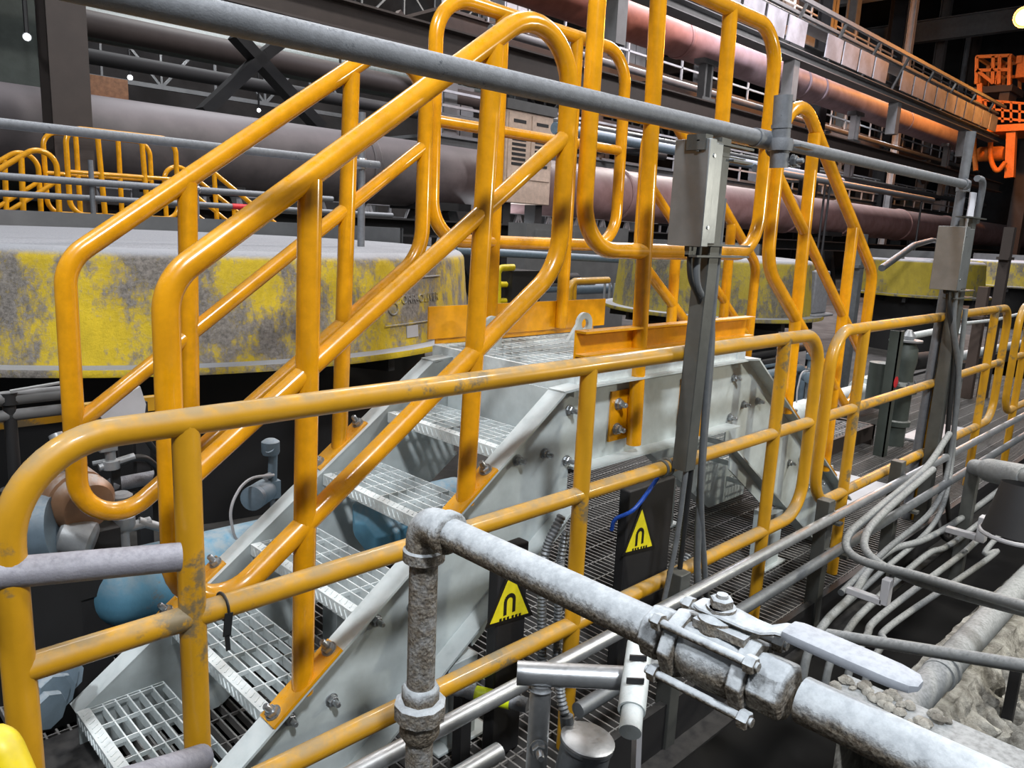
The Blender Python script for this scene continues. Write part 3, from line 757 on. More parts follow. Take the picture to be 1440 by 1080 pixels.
part('beam', MB().bb((.45, 3.15, PY(50, 598, 3.15).z), (1.3, 3.19, PY(50, 577, 3.15).z)), 'worn_yellow', t)
part('leg', MB().bb((.50, 3.19, 0), (.56, 3.25, .85)).bb((1.2, 3.19, 0), (1.26, 3.25, .85)), 'dark', t)
t = thing('valve_manifold', 'dark pipe manifold with pale capped ends at the left edge under the hood', 'manifold', (.5, 3.0, 0))
c = PY(12, 560, 3.0)
part('header', MB().tube([c+V((-.1, 0, 0)), c+V((.22, 0, .0))], .025, 12).tube([c+V((-.1, 0, -.06)), c+V((.22, 0, -.06))], .02, 12), 'greysteel', t)
part('riser', MB().tube([(c.x, 3.0, 0), c], .02, 12).lathe([(.03, 0), (.03, .04)], c+V((0, 0, -.02)), n=12).lathe([(.05, 0), (.05, .03)], (c.x, 3.0, c.z-.35), n=16), 'black', t)
part('lever', MB().beam(c+V((0, -.03, .03)), c+V((.18, -.05, .05)), .02, .006), 'silver', t)
gears = MB(); c = PY(72, 985, 2.3); c.z = max(c.z, .02)
t = thing('chain_block', 'dusty grey machine block with notched edges at lower left, beside the lowest tread', 'machine part', (c.x, 2.3, 0))
for k in range(5): gears.lathe([(.05, 0), (.055, .01), (.055, .05), (.05, .06)], c+V((.02*k-.05, -.05+.03*k, .03+.025*(k % 2))), (.4, -1, .1*k), 8)
part('links', gears, 'bluegrey', t); part('base', MB().bb((c.x-.12, 2.16, 0), (c.x+.1, 2.4, .06)), 'dark', t)
b = MB()
for k in range(34):
    x = .30+.012*k; b.beam((x, 2.75+.004*(k % 3), .22), (x+.02, 2.74, .40+.015*math.sin(k*2.3)), .004, .006, (0, 1, 0))
t = thing('strainer_pack', 'pale ribbed strainer pack at the far left below the grey stub', 'filter', (.5, 2.75, 0))
part('ribs', b, 'greysteel', t); part('frame', MB().bb((.29, 2.77, 0), (.73, 2.80, .44)), 'black', t)

# ================================================================== RIGHT OF THE STAIR
t = thing('control_valve', 'tall dark grey control valve with a bolted flange, behind the second guardrail panel', 'valve', (6.75, 2.16, 0))
vx, vy = 6.75, 2.16; zt = PY(1262, 478, vy).z
part('lower_body', MB().lathe([(.08, 0), (.08, .16), (.105, .17), (.105, .21), (.085, .22), (.085, .46)], (vx, vy, 0), n=28), 'green', t)
part('flange', MB().lathe([(.12, 0), (.12, .03), (.123, .032), (.123, .065)], (vx, vy, .45), n=28), 'green', t)
part('bonnet', MB().lathe([(.11, 0), (.08, .03), (.075, .10), (.09, .2), (.085, .30), (.05, .36)], (vx, vy, .515), n=28), 'green', t)
for k in range(8): part('flange_bolt', MB().bolt((vx+.105*math.cos(k*PI/4), vy+.105*math.sin(k*PI/4), .515), (0, 0, 1), .009), 'galv', t)
part('cap_plate', MB().lathe([(.11, 0), (.11, .015)], (vx, vy, .875), n=24).lathe([(.04, 0), (.05, .03), (.02, .08)], (vx, vy, .89), n=16), 'silver', t)
t = thing('angle_post', 'grey green angle post with a red paint mark, left of the dark control valve', 'post', (6.28, 2.10, 0))
pz = PY(1262, 500, 2.1).z
part('post', MB().bb((6.25, 2.06, 0), (6.33, 2.07, 1.0)).bb((6.25, 2.06, 0), (6.26, 2.14, 1.0)), 'green', t)
part('drum', MB().lathe([(.09, 0), (.09, .36)], (6.40, 2.22, .36), n=24), 'green', t)
part('paint_mark', MB().lathe([(.045, 0), (.045, .002)], (6.29, 2.059, .60), (0, -1, 0), 18), 'red', t)
single('white_pipe', 'dusty white pipe with a rounded end left of the dark control valve', 'pipe', MB().tube(fillet([PY(1085, 600, 2.9), PY(1145, 578, 2.9), PY(1235, 540, 2.95)], .1), [.085]*2+[.085]*10+[.085], 20) if False else MB().tube([PY(1100, 588, 2.75), PY(1150, 572, 2.75)], .10, 20).lathe([(.14, 0), (.15, .02), (.15, .1), (.13, .5), (.05, .56)], PY(1212, 552, 2.75), (1, 0, .02), 24).tube([PY(1150, 572, 2.75), PY(1225, 549, 2.75)], .10, 20), 'tread')
gp = 'pipes between the far hoods and the walkway'
single('grey_pipe', 'large pale grey pipe running right behind the farther channel post', 'pipe', MB().tube([PY(1335, 504, 2.9), PY(1450, 481, 2.9)], .065, 20), 'tread', gp)
single('slim_pipe', 'slim pale pipe leaving the top of the dark control valve to the right', 'pipe', MB().tube([PY(1255, 478, 2.3), PY(1330, 463, 2.3)], .03, 12), 'tread', gp)
single('slim_pipe', 'slim grey pipe with a bend near the right edge, above the second guardrail mid rail', 'pipe', MB().tube(fillet([PY(1350, 470, 2.2), PY(1355, 455, 2.2), PY(1400, 450, 2.2), PY(1440, 440, 2.2)], .05), .018, 10), 'tread', gp)
single('black_pipe', 'thick black hose pipe right of the dark control valve', 'pipe', MB().tube([PY(1275, 510, 2.6), PY(1328, 503, 2.6)], .09, 18), 'black', gp)
for px, yy, h, lab in ((1372, 2.4, 1.25, 'grey upright carrying slim pipes near right edge'), (1394, 2.3, 1.9, 'dark brown upright in front of the fourth hood'), (1192, 3.3, 1.75, 'pale grey upright in the gap between second and third hood')):
    p = PY(px, 480, yy); mat = {1372: 'brownsteel', 1394: 'darkbrown', 1192: 'galv'}[px]
    t = thing('steel_upright', lab, 'post', (p.x, yy, 0), 'steel uprights among the hoods')
    part('post', MB().bb((p.x-.05, yy-.05, 0), (p.x+.05, yy+.05, h)), mat, t)
    part('clip', MB().bb((p.x-.12, yy-.06, h-.35), (p.x+.12, yy+.06, h-.32)), mat, t)
t = thing('steel_bench', 'low dark frame carrying expanded metal mesh, right of the right flight', 'platform', (5.9, 2.55, 0))
g = MB()
for k in range(18): g.beam((5.45+.055*k, 2.3, .16), (5.45+.055*k+.18, 2.85, .16), .008, .012); g.beam((5.63+.055*k, 2.3, .16), (5.45+.055*k, 2.85, .16), .008, .012)
part('mesh', g, 'silver', t)
part('frame', MB().bb((5.42, 2.27, .05), (6.6, 2.30, .17)).bb((5.42, 2.86, .05), (6.6, 2.89, .17)).bb((5.42, 2.27, 0), (5.46, 2.89, .17)).bb((6.56, 2.27, 0), (6.6, 2.89, .17)), 'darkbrown', t)
tt, c = transmitter('dark blue pressure transmitter with cable loops right of the right flight', 1135, 530, 2.75)
part('cable_loop', MB().tube(fillet([c+V((.0, 0, .05)), c+V((-.12, 0, .06)), c+V((-.16, 0, -.1)), c+V((-.12, 0, -.32)), c+V((.0, 0, -.34)), c+V((.04, 0, -.2))], .12), .007, 8), 'palesteel', tt)
single('white_drip_plate', 'pale steel plate lying on the grating behind the second guardrail panel', 'plate', MB().bb((7.0, 1.9, .005), (7.9, 2.2, .02)), 'palesteel')
single('white_drip_plate', 'pale plate on the grating at the foot of the right flight', 'plate', MB().bb((4.62, 1.75, .003), (5.5, 2.2, .015)), 'palesteel')
t = thing('pipe_stack', 'tangle of pale pipes and valves in the shade under the second hood', 'pipework', (6.5, 3.3, 0))
for k in range(9):
    y = 3.1+.06*k; z = .25+.1*(k % 4); x0 = 5.0+.2*(k % 3)
    part('pipe', MB().tube(fillet([(x0, y, 0), (x0, y, z), (x0+1.4+.2*k, y, z), (x0+1.4+.2*k, y, 0)], .08), .025+.008*(k % 3), 10), ('galv', 'silver', 'bluegrey', 'dark')[k % 4], t)

# sign posts under the guardrail
def signpost(label, px0, px1, pyb, sx, sy, y):
    a, b = PY(px0, pyb, y), PY(px1, pyb, y); x0, x1 = a.x, b.x
    t = thing('sign_cabinet', label, 'cabinet', ((x0+x1)/2, y+.05, 0), 'dark cabinets with magnet warning signs')
    part('body', MB().bb((x0, y, 0), (x1, y+.045, .74 if px0 > 800 else .70)), 'dark', t, .006)
    c = PY(sx, sy, y-.003); s = .155
    tri = [(-.5, -.30), (.55, -.42), (.02, .62)]
    def at(u, w, d=0): return V((c.x+u*s, y-.002-d, c.z+w*s*1.0))
    bk = [(-.62, -.36), (.70, -.52), (.02, .78)]
    sg = part('warning_sign', MB().prism(bk, lambda u, w: at(u, w, 0), lambda u, w: at(u, w, .002)), 'sign_k', t)
    part('yellow_face', MB().prism(tri, lambda u, w: at(u, w, .002), lambda u, w: at(u, w, .0032)), 'sign_y', sg)
    hs = MB(); pts = [(-.12, -.24), (-.12, .02)]+[(-.0+.12*math.cos(a), .02+.12*math.sin(a)) for a in [PI-PI*k/10 for k in range(11)]]+[(.12, .02), (.12, -.24)]
    for (u0, w0), (u1, w1) in zip(pts[:-1], pts[1:]):
        if abs(u0-u1)+abs(w0-w1) > 1e-4: hs.beam(at(u0, w0, .004), at(u1, w1, .004), .0016, .012, (1, 0, 0) if abs(u1-u0) < abs(w1-w0) else (0, 0, 1))
    part('magnet_symbol', hs, 'sign_k', sg)
    tx = MB()
    for k in range(6): tx.bb(at(-.26+.1*k+(.03 if k > 2 else 0), -.335-.012*k, .0034), at(-.20+.1*k+(.03 if k > 2 else 0), -.275-.012*k, .0042))
    part('small_text_marks', tx, 'sign_k', sg)
    return t
signpost('dark cabinet with a peeling yellow magnet warning triangle, right of the middle guardrail post', 882, 944, 740, 899, 752, 1.52)
signpost('dark cabinet with a yellow magnet warning triangle half hidden under the pale crusted pipe', 700, 740, 850, 716, 846, 1.50)
gf = 'ribbed flexible conduits below the guardrail'
def flex(label, pts, r):
    p = fillet(pts, .12, False, 10); L = 0; q = [V(p[0])]
    for a, b in zip(p[:-1], p[1:]):
        n = max(1, int((V(b)-V(a)).length/.006))
        for k in range(1, n+1): q.append(V(a).lerp(V(b), k/n))
    single('flexible_conduit', label, 'conduit', MB().tube(q, [r*(1.12 if (i//1) % 2 else .88) for i in range(len(q))], 10), 'galv', gf)
flex('ribbed grey flexible conduit left of the middle guardrail post, end with blue cable', [PY(790, 725, 1.46), PY(770, 765, 1.46), PY(762, 800, 1.46), PY(762, 935, 1.46)], .014)
flex('ribbed dark flexible conduit immediately left of the middle guardrail post', [PY(796, 748, 1.46), PY(788, 790, 1.46), PY(782, 935, 1.46)], .013)
flex('ribbed flexible conduit behind the cables of the first channel post', [PY(968, 780, 1.47), PY(950, 815, 1.47), PY(945, 850, 1.47), PY(940, 880, 1.47)], .014)
cable('signal_cable', 'bright blue cable dropping from the guardrail mid rail to the floor grating', [PY(925, 672, 1.44), PY(893, 715, 1.44), PY(866, 730, 1.5), PY(860, 745, 1.52)], .0075, 'blue_cable', None, .05)
# ================================================================== FOREGROUND: CRUSTED PIPE WITH BALL VALVE
X0, ZP = .925, 1.038
t = thing('crusted_pipe', 'pale dust-crusted pipe with elbow and lever ball valve, foreground centre', 'pipe', (X0, 1.15, .0))
ARM = part('horizontal_pipe', MB().tube([(X0, 1.085, ZP), (X0, .60, ZP)], .0305, 28).tube([(X0, .36, ZP), (X0, -.6, ZP)], .0305, 28), 'crust', t)
el = MB().tube(fillet([(X0, 1.15, ZP-.08), (X0, 1.15, ZP), (X0, 1.07, ZP)], .055, False, 12), .0375, 28)
el.lathe([(.0375, 0), (.043, .004), (.043, .026), (.037, .03)], (X0, 1.15, ZP-.085), (0, 0, 1), 28)
el.lathe([(.0375, 0), (.043, .004), (.043, .022), (.037, .026)], (X0, 1.092, ZP), (0, -1, 0), 28)
part('elbow', el, 'crust', t)
part('riser_pipe', MB().tube([(X0, 1.15, ZP-.07), (X0, 1.15, 0)], .0295, 28), 'crust', t)
un = MB().lathe([(.034, .03), (.040, .04), (.040, .07), (.036, .075)], (X0, 1.15, .60), n=8)
un.lathe([(.045, 0), (.055, .004), (.055, .038), (.047, .044)], (X0, 1.15, .598), n=10)
un.lathe([(.034, 0), (.043, .015), (.043, .05)], (X0, 1.15, .55), n=28)
part('union_nut', un, 'crust', t)
vb = MB()
vb.lathe([(.032, 0), (.041, .004), (.041, .03), (.035, .034)], (X0, .60, ZP), (0, -1, 0), 8)
vb.lathe([(.052, 0), (.052, .022)], (X0, .555, ZP), (0, -1, 0), 8)
vb.lathe([(.036, 0), (.044, .02), (.046, .05), (.044, .085), (.036, .10)], (X0, .54, ZP), (0, -1, 0), 28)
vb.lathe([(.052, 0), (.052, .022)], (X0, .445, ZP), (0, -1, 0), 8)
vb.lathe([(.035, 0), (.041, .004), (.041, .045), (.033, .05)], (X0, .425, ZP), (0, -1, 0), 8)
va = part('valve_body', vb, 'crust', t, .003)
tr = MB()
for a in (45, 135, 225, 315):
    c, s = .057*math.cos(math.radians(a)), .057*math.sin(math.radians(a))
    tr.tube([(X0+c, .575, ZP+s), (X0+c, .405, ZP+s)], .0065, 10)
    for y, d in ((.555, 1), (.423, -1)): tr.hexnut((X0+c, y, ZP+s), (0, d, 0), .013, .014)
part('tie_rod', tr, 'crust', va)
st = MB().lathe([(.026, 0), (.026, .02), (.020, .022), (.012, .026), (.012, .034)], (X0+.004, .495, ZP+.04), n=20)
st.box((X0+.004, .48, ZP+.05), (.045, .08, .012))
part('stem_housing', st, 'crust', va)
# lever: flat bar swept along a cranked line, rounded at the grip
def flatbar(mb, pts, ws, ths):
    pts = [V(p) for p in pts]; vs = []; n = 12
    for i, p in enumerate(pts):
        d = (pts[min(i+1, len(pts)-1)]-pts[max(i-1, 0)]).normalized(); sd = d.cross(V((0, 0, 1))).normalized(); u = sd.cross(d)
        for k in range(n):
            a = 2*PI*k/n; c, s = math.cos(a), math.sin(a)
            e = lambda v: math.copysign(abs(v)**.55, v)
            vs.append(p+sd*e(c)*ws[i]/2+u*e(s)*ths[i]/2)
    fs = [(i*n+k, i*n+(k+1) % n, (i+1)*n+(k+1) % n, (i+1)*n+k) for i in range(len(pts)-1) for k in range(n)]
    fs += [tuple(reversed(range(n))), tuple((len(pts)-1)*n+k for k in range(n))]
    return mb.add(vs, fs, True)
zl = ZP+.066
hl = part('lever_handle', flatbar(MB(), [(X0+.012, .53, zl), (X0+.012, .52, zl), (X0+.014, .48, zl), (X0+.014, .45, zl-.002), (X0+.012, .425, zl), (X0+.013, .405, zl+.010), (X0+.013, .385, zl+.014)], [.030, .042, .046, .040, .036, .040, .044], [.008]*7), 'crust', t)
gy = [.395, .385, .35, .30, .26, .238, .231]
part('grip', flatbar(MB(), [(X0+.013, y, zl+.014-.02*(.395-y)) for y in gy], [.044, .050, .052, .052, .050, .040, .018], [.014, .017, .018, .018, .017, .014, .009]), 'grip', hl, label='pale dusty grip sleeve')
part('lever_nut', MB().lathe([(.021, 0), (.021, .004)], (X0+.013, .495, zl+.004), n=20).hexnut((X0+.013, .495, zl+.008), (0, 0, 1), .0165, .013).lathe([(.009, 0), (.008, .006)], (X0+.013, .495, zl+.02), n=14), 'crust', hl)

# bracket of bright tubes and the round junction box
t = thing('tube_bracket', 'bright galvanised tee of tubes with a white sleeve, bottom centre', 'bracket', (1.12, .9, .1))
a, b = PD(727, 946, 1.60), PD(884, 960, 1.60); b.z = a.z
part('cross_tube', MB().pipe(a, b, .0245, 22, .019), 'bright_galv', t)
c = a.lerp(b, .22)
up_ = part('upright_tube', MB().tube([c+V((0, 0, -.02)), V((c.x, c.y, 0))], .0225, 20).ring(c+V((0, 0, -.03)), (0, 0, 1), .0, .028), 'bright_galv', t)
part('bolt', MB().bolt(PD(757, 1052, 1.60), (-.6, -.75, .1), .010), 'bolt', up_)
s0, s1 = PD(900, 906, 1.60), PD(888, 1000, 1.46)
sl = part('sleeve', MB().pipe(s0, s1, .0265, 22, .022), 'tread', t)
part('white_rod', MB().tube([s0.lerp(s1, .3), PD(886, 1030, 1.42)], .021, 20), 'tread', t)
for f in (.25, .6):
    p = s0.lerp(s1, f); n_ = (C0-p).normalized(); q = p+n_*.026
    part('wing_screw', MB().hexnut(q, n_, .010, .008).beam(q+n_*.012+V((-.012, .012, .004)), q+n_*.012+V((.012, -.012, .004)), .004, .012), 'dark', sl)
part('hanger_bar', MB().beam(s0+V((.03, .02, .0)), V((s0.x+.06, s0.y, 0)), .03, .012), 'palesteel', t)
t = thing('round_junction_box', 'round grey junction box with polished lid and flexible conduit, bottom centre', 'junction box', (1.25, .95, 0))
c = PD(826, 1042, 1.75)
part('body', MB().lathe([(.056, -.12), (.058, -.115), (.058, -.01), (.062, -.008), (.062, .0)], c, (.1, -.1, 1), 32), 'galv', t)
part('lid', MB().lathe([(.0625, 0), (.0625, .006), (.058, .009)], c, (.1, -.1, 1), 32), 'bright_galv', t)
n = 26; pts = [c+V((-.0, .07, .03))+V((.0, .02*math.sin(k/9), .12*k/n)) for k in range(n)]
part('flexible_tail', MB().tube(pts, [.011*(1.15 if k % 2 else .88) for k in range(n)], 10).lathe([(.016, 0), (.016, .03)], c+V((0, .06, .0)), (0, .2, 1), 12), 'galv', t)
part('pedestal', MB().tube([c+V((0, 0, -.11)), V((c.x, c.y, 0))], .03, 14), 'dark', t)
b = MB().beam(PD(560, 1060, 2.2), PD(560, 1060, 2.2)+V((.01, 0, 0)), .01, .01)
t = thing('taped_conduit', 'grey conduit with a yellow-green tape flag on the grating, bottom centre', 'conduit', (1.5, 1.45, .1))
a, b_ = PY(652, 955, 1.56), PY(742, 988, 1.38); a.z = b_.z = .25
part('conduit', MB().tube([a+(a-b_)*.4, b_], .022, 14), 'scaff', t)
d = (b_-a).normalized(); c = a.lerp(b_, .45)
part('tape', MB().tube([c-d*.05, c+d*.06], .0235, 14, cap=False), 'tape', t)
part('bracket', MB().bb((a.x-.02, a.y-.02, 0), (a.x+.02, a.y+.02, a.z-.01)), 'dark', t)

# ================================================================== CONDUITS, CABLES AND THE SUMP AT LOWER RIGHT
gk = 'galvanised conduits along the walkway edge'
single('conduit_run', 'upper shiny galvanised conduit along the walkway edge, lower right', 'conduit', MB().tube([(.75, 1.27, .435), (9.5, 1.27, .435)], .0215, 16), 'bright_galv', gk)
t_ = single('conduit_run', 'lower dull galvanised conduit along the walkway edge, lower right', 'conduit', MB().tube([(1.55, 1.22, .30), (9.5, 1.24, .30)], .0225, 16), 'galv', gk)
single('conduit_stub', 'cut galvanised conduit end with open mouth, bottom centre above the grating', 'conduit', MB().pipe((.75, 1.25, .29), (1.27, 1.25, .29), .024, 18, .019), 'bright_galv', gk)
gl = 'dusty cables running along the sump edge'
for i, (y0, z0, r, lab) in enumerate(((1.10, .13, .017, 'first'), (1.03, .10, .015, 'second'), (.97, .09, .015, 'third'), (.92, .07, .014, 'fourth'))):
    off = .05*i
    labs = ('grey cable nearest the walkway in the bundle over the sump', 'second cable from the walkway in the bundle over the sump', 'third cable from the walkway in the bundle over the sump', 'outermost pale cable of the bundle over the dark sump')
    cable('cable_run', labs[i], [(2.78+off, y0-.01, z0-.34), (2.81+off, y0, z0-.10), (2.95+off, y0, z0), (3.3, y0+.03, z0), (3.9+.2*i, y0+.05*(2-i), z0+.01), (4.8, y0, z0+.02), (9.2, y0+.05, z0+.02)], r, 'conduit', gl, .5)
ca = smooth([PD(1440+120, 875, 2.0), PD(1440, 852, 2.2), PD(1290, 810, 2.7), PD(1205, 785, 3.0), PD(1192, 755, 3.15), PD(1235, 715, 3.35), PD(1300, 660, 3.9), PD(1335, 610, 4.3)])
single('looped_conduit', 'smooth grey conduit making a hairpin bend and leaving at the right edge', 'conduit', MB().tube(ca, .0165, 14), 'conduit', gl)
ca = smooth([PD(1560, 884, 2.06), PD(1440, 860, 2.25), PD(1290, 818, 2.74), PD(1226, 784, 2.96), PD(1217, 754, 3.1), PD(1246, 718, 3.3), PD(1312, 660, 3.8)])
single('looped_conduit', 'second grey conduit bending inside the hairpin of the first', 'conduit', MB().tube(ca, .0155, 14), 'conduit', gl)
single('grey_pipe', 'slim grey pipe crossing the sump behind the lever handle to the right edge', 'pipe', MB().tube([PD(1165, 892, 2.15), PD(1480, 943, 1.66)], .0155, 16), 'conduit')
t = thing('cable_support', 'white U-shaped cable support bracket hanging over the sump', 'bracket', (3.25, .9, 0))
a = PD(1230, 835, 2.85)
part('arm', MB().bb((a.x-.01, a.y-.03, a.z-.035), (a.x+.02, a.y+.10, a.z-.01)).bb((a.x-.01, a.y-.05, a.z-.03), (a.x+.03, a.y-.02, a.z+.07)), 'palesteel', t, .003)
t = thing('cable_support', 'white U-shaped cable support bracket farther along the cable bundle', 'bracket', (4.7, .9, 0))
a = PD(1368, 745, 3.9)
part('arm', MB().bb((a.x-.01, a.y-.03, a.z-.05), (a.x+.03, a.y+.12, a.z-.02)).bb((a.x-.02, a.y-.06, a.z-.05), (a.x+.04, a.y-.02, a.z+.08)), 'palesteel', t, .003)
t = thing('coupling_clamp', 'thick dusty hose with bolted clamp at the right edge, above the cable bundle', 'hose', (6, 1.0, .2))
a, b_ = PD(1370, 657, 4.3), PD(1475, 678, 3.7)
part('hose', MB().tube([a, b_], .045, 18), 'conduit', t)
cp = part('collar', MB().lathe([(.06, 0), (.064, .02), (.064, .30), (.055, .32)], a.lerp(b_, .2), b_-a, 18), 'conduit', t)
part('bolts', MB().bolt(a.lerp(b_, .38)+V((-.04, -.05, .02)), (-.6, -.7, .3), .014).bolt(a.lerp(b_, .58)+V((-.04, -.05, .02)), (-.6, -.7, .3), .014), 'bolt', cp)
part('support', MB().bb((a.x-.03, a.y-.03, -.3), (a.x+.03, a.y+.03, a.z)), 'strut', t)
t = thing('hopper_mouth', 'dark round hopper mouth with a pale lip at the right edge', 'hopper', (4.6, .55, 0))
c = PD(1428, 752, 3.3)
part('cone', MB().lathe([(.13, 0), (.10, .16), (.09, .22)], c, (.12, .0, 1), 28, cap=False), 'dark', t)
part('lip', MB().tube([c+V((.13*math.cos(k*2*PI/28), .13*math.sin(k*2*PI/28), 0)) for k in range(28)], .010, 8, True), 'palesteel', t)
# unistrut posts of the cable rack
for x, lab in ((2.18, 'short dark steel stub post on the walkway edge below the first channel post cables'), (3.36, 'short dark steel stub post below the hairpin of grey conduit'), (4.25, 'short black clamp block on the grating by the conduits, under the second guardrail panel')):
    t = thing('stub_post', lab, 'post', (x, 1.31, 0), 'short posts carrying the walkway conduits')
    part('post', MB().bb((x-.03, 1.29, -.25), (x+.03, 1.35, .50 if x < 4 else .52)), 'strut', t, .003)
    part('saddle', MB().bb((x-.02, 1.19, .26), (x+.02, 1.30, .275)), 'strut', t); part('saddle', MB().bb((x-.02, 1.24, .40), (x+.02, 1.30, .412)), 'strut', t)

# crusted sump wall
rng = random.Random(3)
from mathutils import noise as MN
nx, nz = 300, 150
vs = []; fs = []
x0, x1, yt, zt = 1.95, 6.0, .50, .34
for i in range(nx):
    x = x0+(x1-x0)*i/(nx-1); tz = zt-.045*(x-2)
    for k in range(nz):
        s = k/(nz-1)
        if s < .15: q = s/.15; y = yt+.15*(1-q); z = tz+.02*MN.noise((x*6, y*9, 0)); d = MN.noise((x*14, y*14, z))*.012
        else:
            q = (s-.15)/.85; y = yt-.40*q; z = tz-.9*q
            f = MN.voronoi((x*12+3*z, y*6, z*8-x*4))[0]
            d = min(1, q*6)*((f[1]-f[0])*.13+MN.fractal((x*16, y*16, z*16), .8, 2.1, 4)*.026-.02)
        vs.append((x, y-d, z+d*.5))
for i in range(nx-1):
    for k in range(nz-1): fs.append((i*nz+k, i*nz+k+1, (i+1)*nz+k+1, (i+1)*nz+k))
o = len(vs); vs += [(x0, .655, -1.2), (x1, .655, -1.2), (x1, .655, .15), (x0, .655, .335)]
fs.append((o, o+1, o+2, o+3))
single('sump_wall', 'rough pale scale-crusted sump wall at the lower right', 'wall', MB().add(vs, fs, True), 'rock')
t = thing('drain_pipe', 'dusty grey pipe with rounded end lying along the crusted sump wall', 'pipe', (3, .55, .3))
P0 = V((2.065, .547, .40))
part('barrel', MB().tube([P0, P0+V((3.6, .03, -.14))], .044, 22).lathe([(.044, 0), (.04, .02), (.02, .035), (.002, .04)], P0, (-1, 0, 0), 22), 'conduit', t)
part('collar', MB().lathe([(.047, 0), (.049, .01), (.047, .03)], P0+V((.32, 0, -.012)), (1, 0, -.04), 22).lathe([(.047, 0), (.049, .01), (.047, .02)], P0+V((.37, 0, -.014)), (1, 0, -.04), 22), 'conduit', t)
part('prop', MB().bb((2.72, .40, -.5), (2.75, .43, .36)), 'black', t)
t = thing('steel_ledge', 'grey flat steel ledge behind the crusted pipe, bottom right', 'beam', (1.2, .2, .7))
a, b_ = PX(1180, 925, 1.20), PX(1445, 1066, 1.20); zz = (a.z+b_.z)/2-.035
part('plate', MB().bb((1.17, a.y, zz-.012), (1.25, b_.y-.4, zz)), 'conduit', t)
ck = MB()
for k in range(46):
    p = V((1.19+.05*rng.random(), a.y-.16*rng.random(), zz+.0)); r = .004+.008*rng.random()
    ck.lathe([(r*.5, -.002), (r, r*.4), (r*.7, r*.9), (r*.2, r*1.1)], p, (rng.random()-.5, rng.random()-.5, 1.4), 7)
part('crust_lumps', ck, 'rock', t)
part('leg', MB().bb((1.20, .15, -1.2), (1.26, .21, zz-.012)), 'dark', t)

# ================================================================== FLOOR, PIT AND HALL
fl = MB(); k = 0
FX0, FX1, FY0, FY1 = -.6, 12.0, 1.33, 3.3
n = int((FX1-FX0)/.034)
for i in range(n):
    x = FX0+.034*i; fl.bb((x, FY0, -.03), (x+.006, FY1, 0))
for i in range(16):
    y = FY0+.02+(FY1-FY0-.04)*i/15; fl.bb((FX0, y-.0025, -.012), (FX1, y+.0025, -.001))
struct('floor', fl, 'grating')
struct('trim_1', MB().bb((FX0, 1.30, -.16), (FX1, 1.33, .015)).bb((FX0, 1.22, -.17), (FX1, 1.33, -.16)), 'dark')
struct('trim_2', MB().bb((FX0, FY1, -.2), (FX1, FY1+.05, .03)), 'dark')
for i in range(7):
    x = .2+1.9*i
    struct('trim_%d' % (3+i), MB().ibeam((x, 1.33, -.13), (x, FY1, -.13), .1, .18), 'dark')
struct('floor_lower', MB().bb((-6, -4, -1.3), (60, 40, -1.2)), 'void')
struct('floor_hall', MB().bb((-6, 3.36, -.25), (60, 40, -.05)), 'concrete')
struct('wall_back', MB().bb((-8, 38, -1.2), (70, 38.3, 16)), 'wall')
struct('wall_right', MB().bb((60, -6, -1.2), (60.3, 38, 16)), 'wall')
struct('ceiling', MB().bb((-8, -6, 16), (60, 38, 16.3)), 'roof')
MT['sparkle_glow'] = emit('sparkle_strip_glow', (240, 245, 255), 4)  # glow for the invented sparkle strips under the mezzanines
# ================================================================== BACKGROUND PIPES, BEAMS, COLUMNS
def at(px, py, Y): return PY(px, py, Y)
def xpipe(name, label, cat, Y, z, r, x0, x1, mat, group=None, bands=(), n=32):
    t = thing(name, label, cat, ((x0+x1)/2, Y, z-r), group)
    part('barrel', MB().tube([(x0, Y, z), (x1, Y, z)], r, n), mat, t)
    for i, x in enumerate(bands):
        part('joint_band', MB().lathe([(r*1.03, 0), (r*1.07, .03), (r*1.07, .12), (r*1.03, .15)], (x, Y, z), (1, 0, 0), n), mat, t)
    LAST[0] = t.name; return t
LAST = ['']
YB = 12.0
zA = CAMH+(2.254-CAMH)*YB/8; zB_ = CAMH+(4.90-CAMH)*YB/8
gp = 'process pipes along the hall'
xpipe('process_pipe', 'very large grey process pipe behind the rails, turning pinkish to the right', 'pipe', YB, zA, .60, -4, 55, 'pipeA', gp, (1.75, 2.2, 7.9, 15.2, 24, 28, 34, 40))
xpipe('process_pipe', 'large red oxide process pipe high behind the platform guardrails', 'pipe', YB, zB_, .44, 7.0, 41, 'pipeB', gp, (17.4, 24, 25.2, 33, 40))
for px, py, Y, r, mat, lab in ((240, 56, 17, .24, 'darkbrown', 'dark brown overhead pipe, uppermost at upper left'), (240, 99, 15.4, .13, 'black', 'dark overhead pipe with pale top, below the brown one at upper left'), (520, 112, 19, .36, 'green', 'dull green pipe high behind the left stair handrail'), (1230, 267, 9.0, .085, 'galv', 'slim grey pipe in front of the pink section of the largest pipe'), (1060, 232, 9.5, .10, 'bluegrey', 'slim bluish pipe between the first junction box and the platform guardrail')):
    p = at(px, py, Y); xpipe('overhead_pipe', lab, 'pipe', Y, p.z, r, max(-4, p.x-9 if px < 600 else p.x-7), p.x+16 if px < 500 else p.x+5, mat, 'overhead pipes', (), 20)
    for xx in (p.x-3, p.x+4): part('hanger_rod', MB().tube([(xx, Y, p.z), (xx, Y, 16 if py < 200 else -.05)], .03, 6), 'dark', bpy.data.objects[LAST[0]])
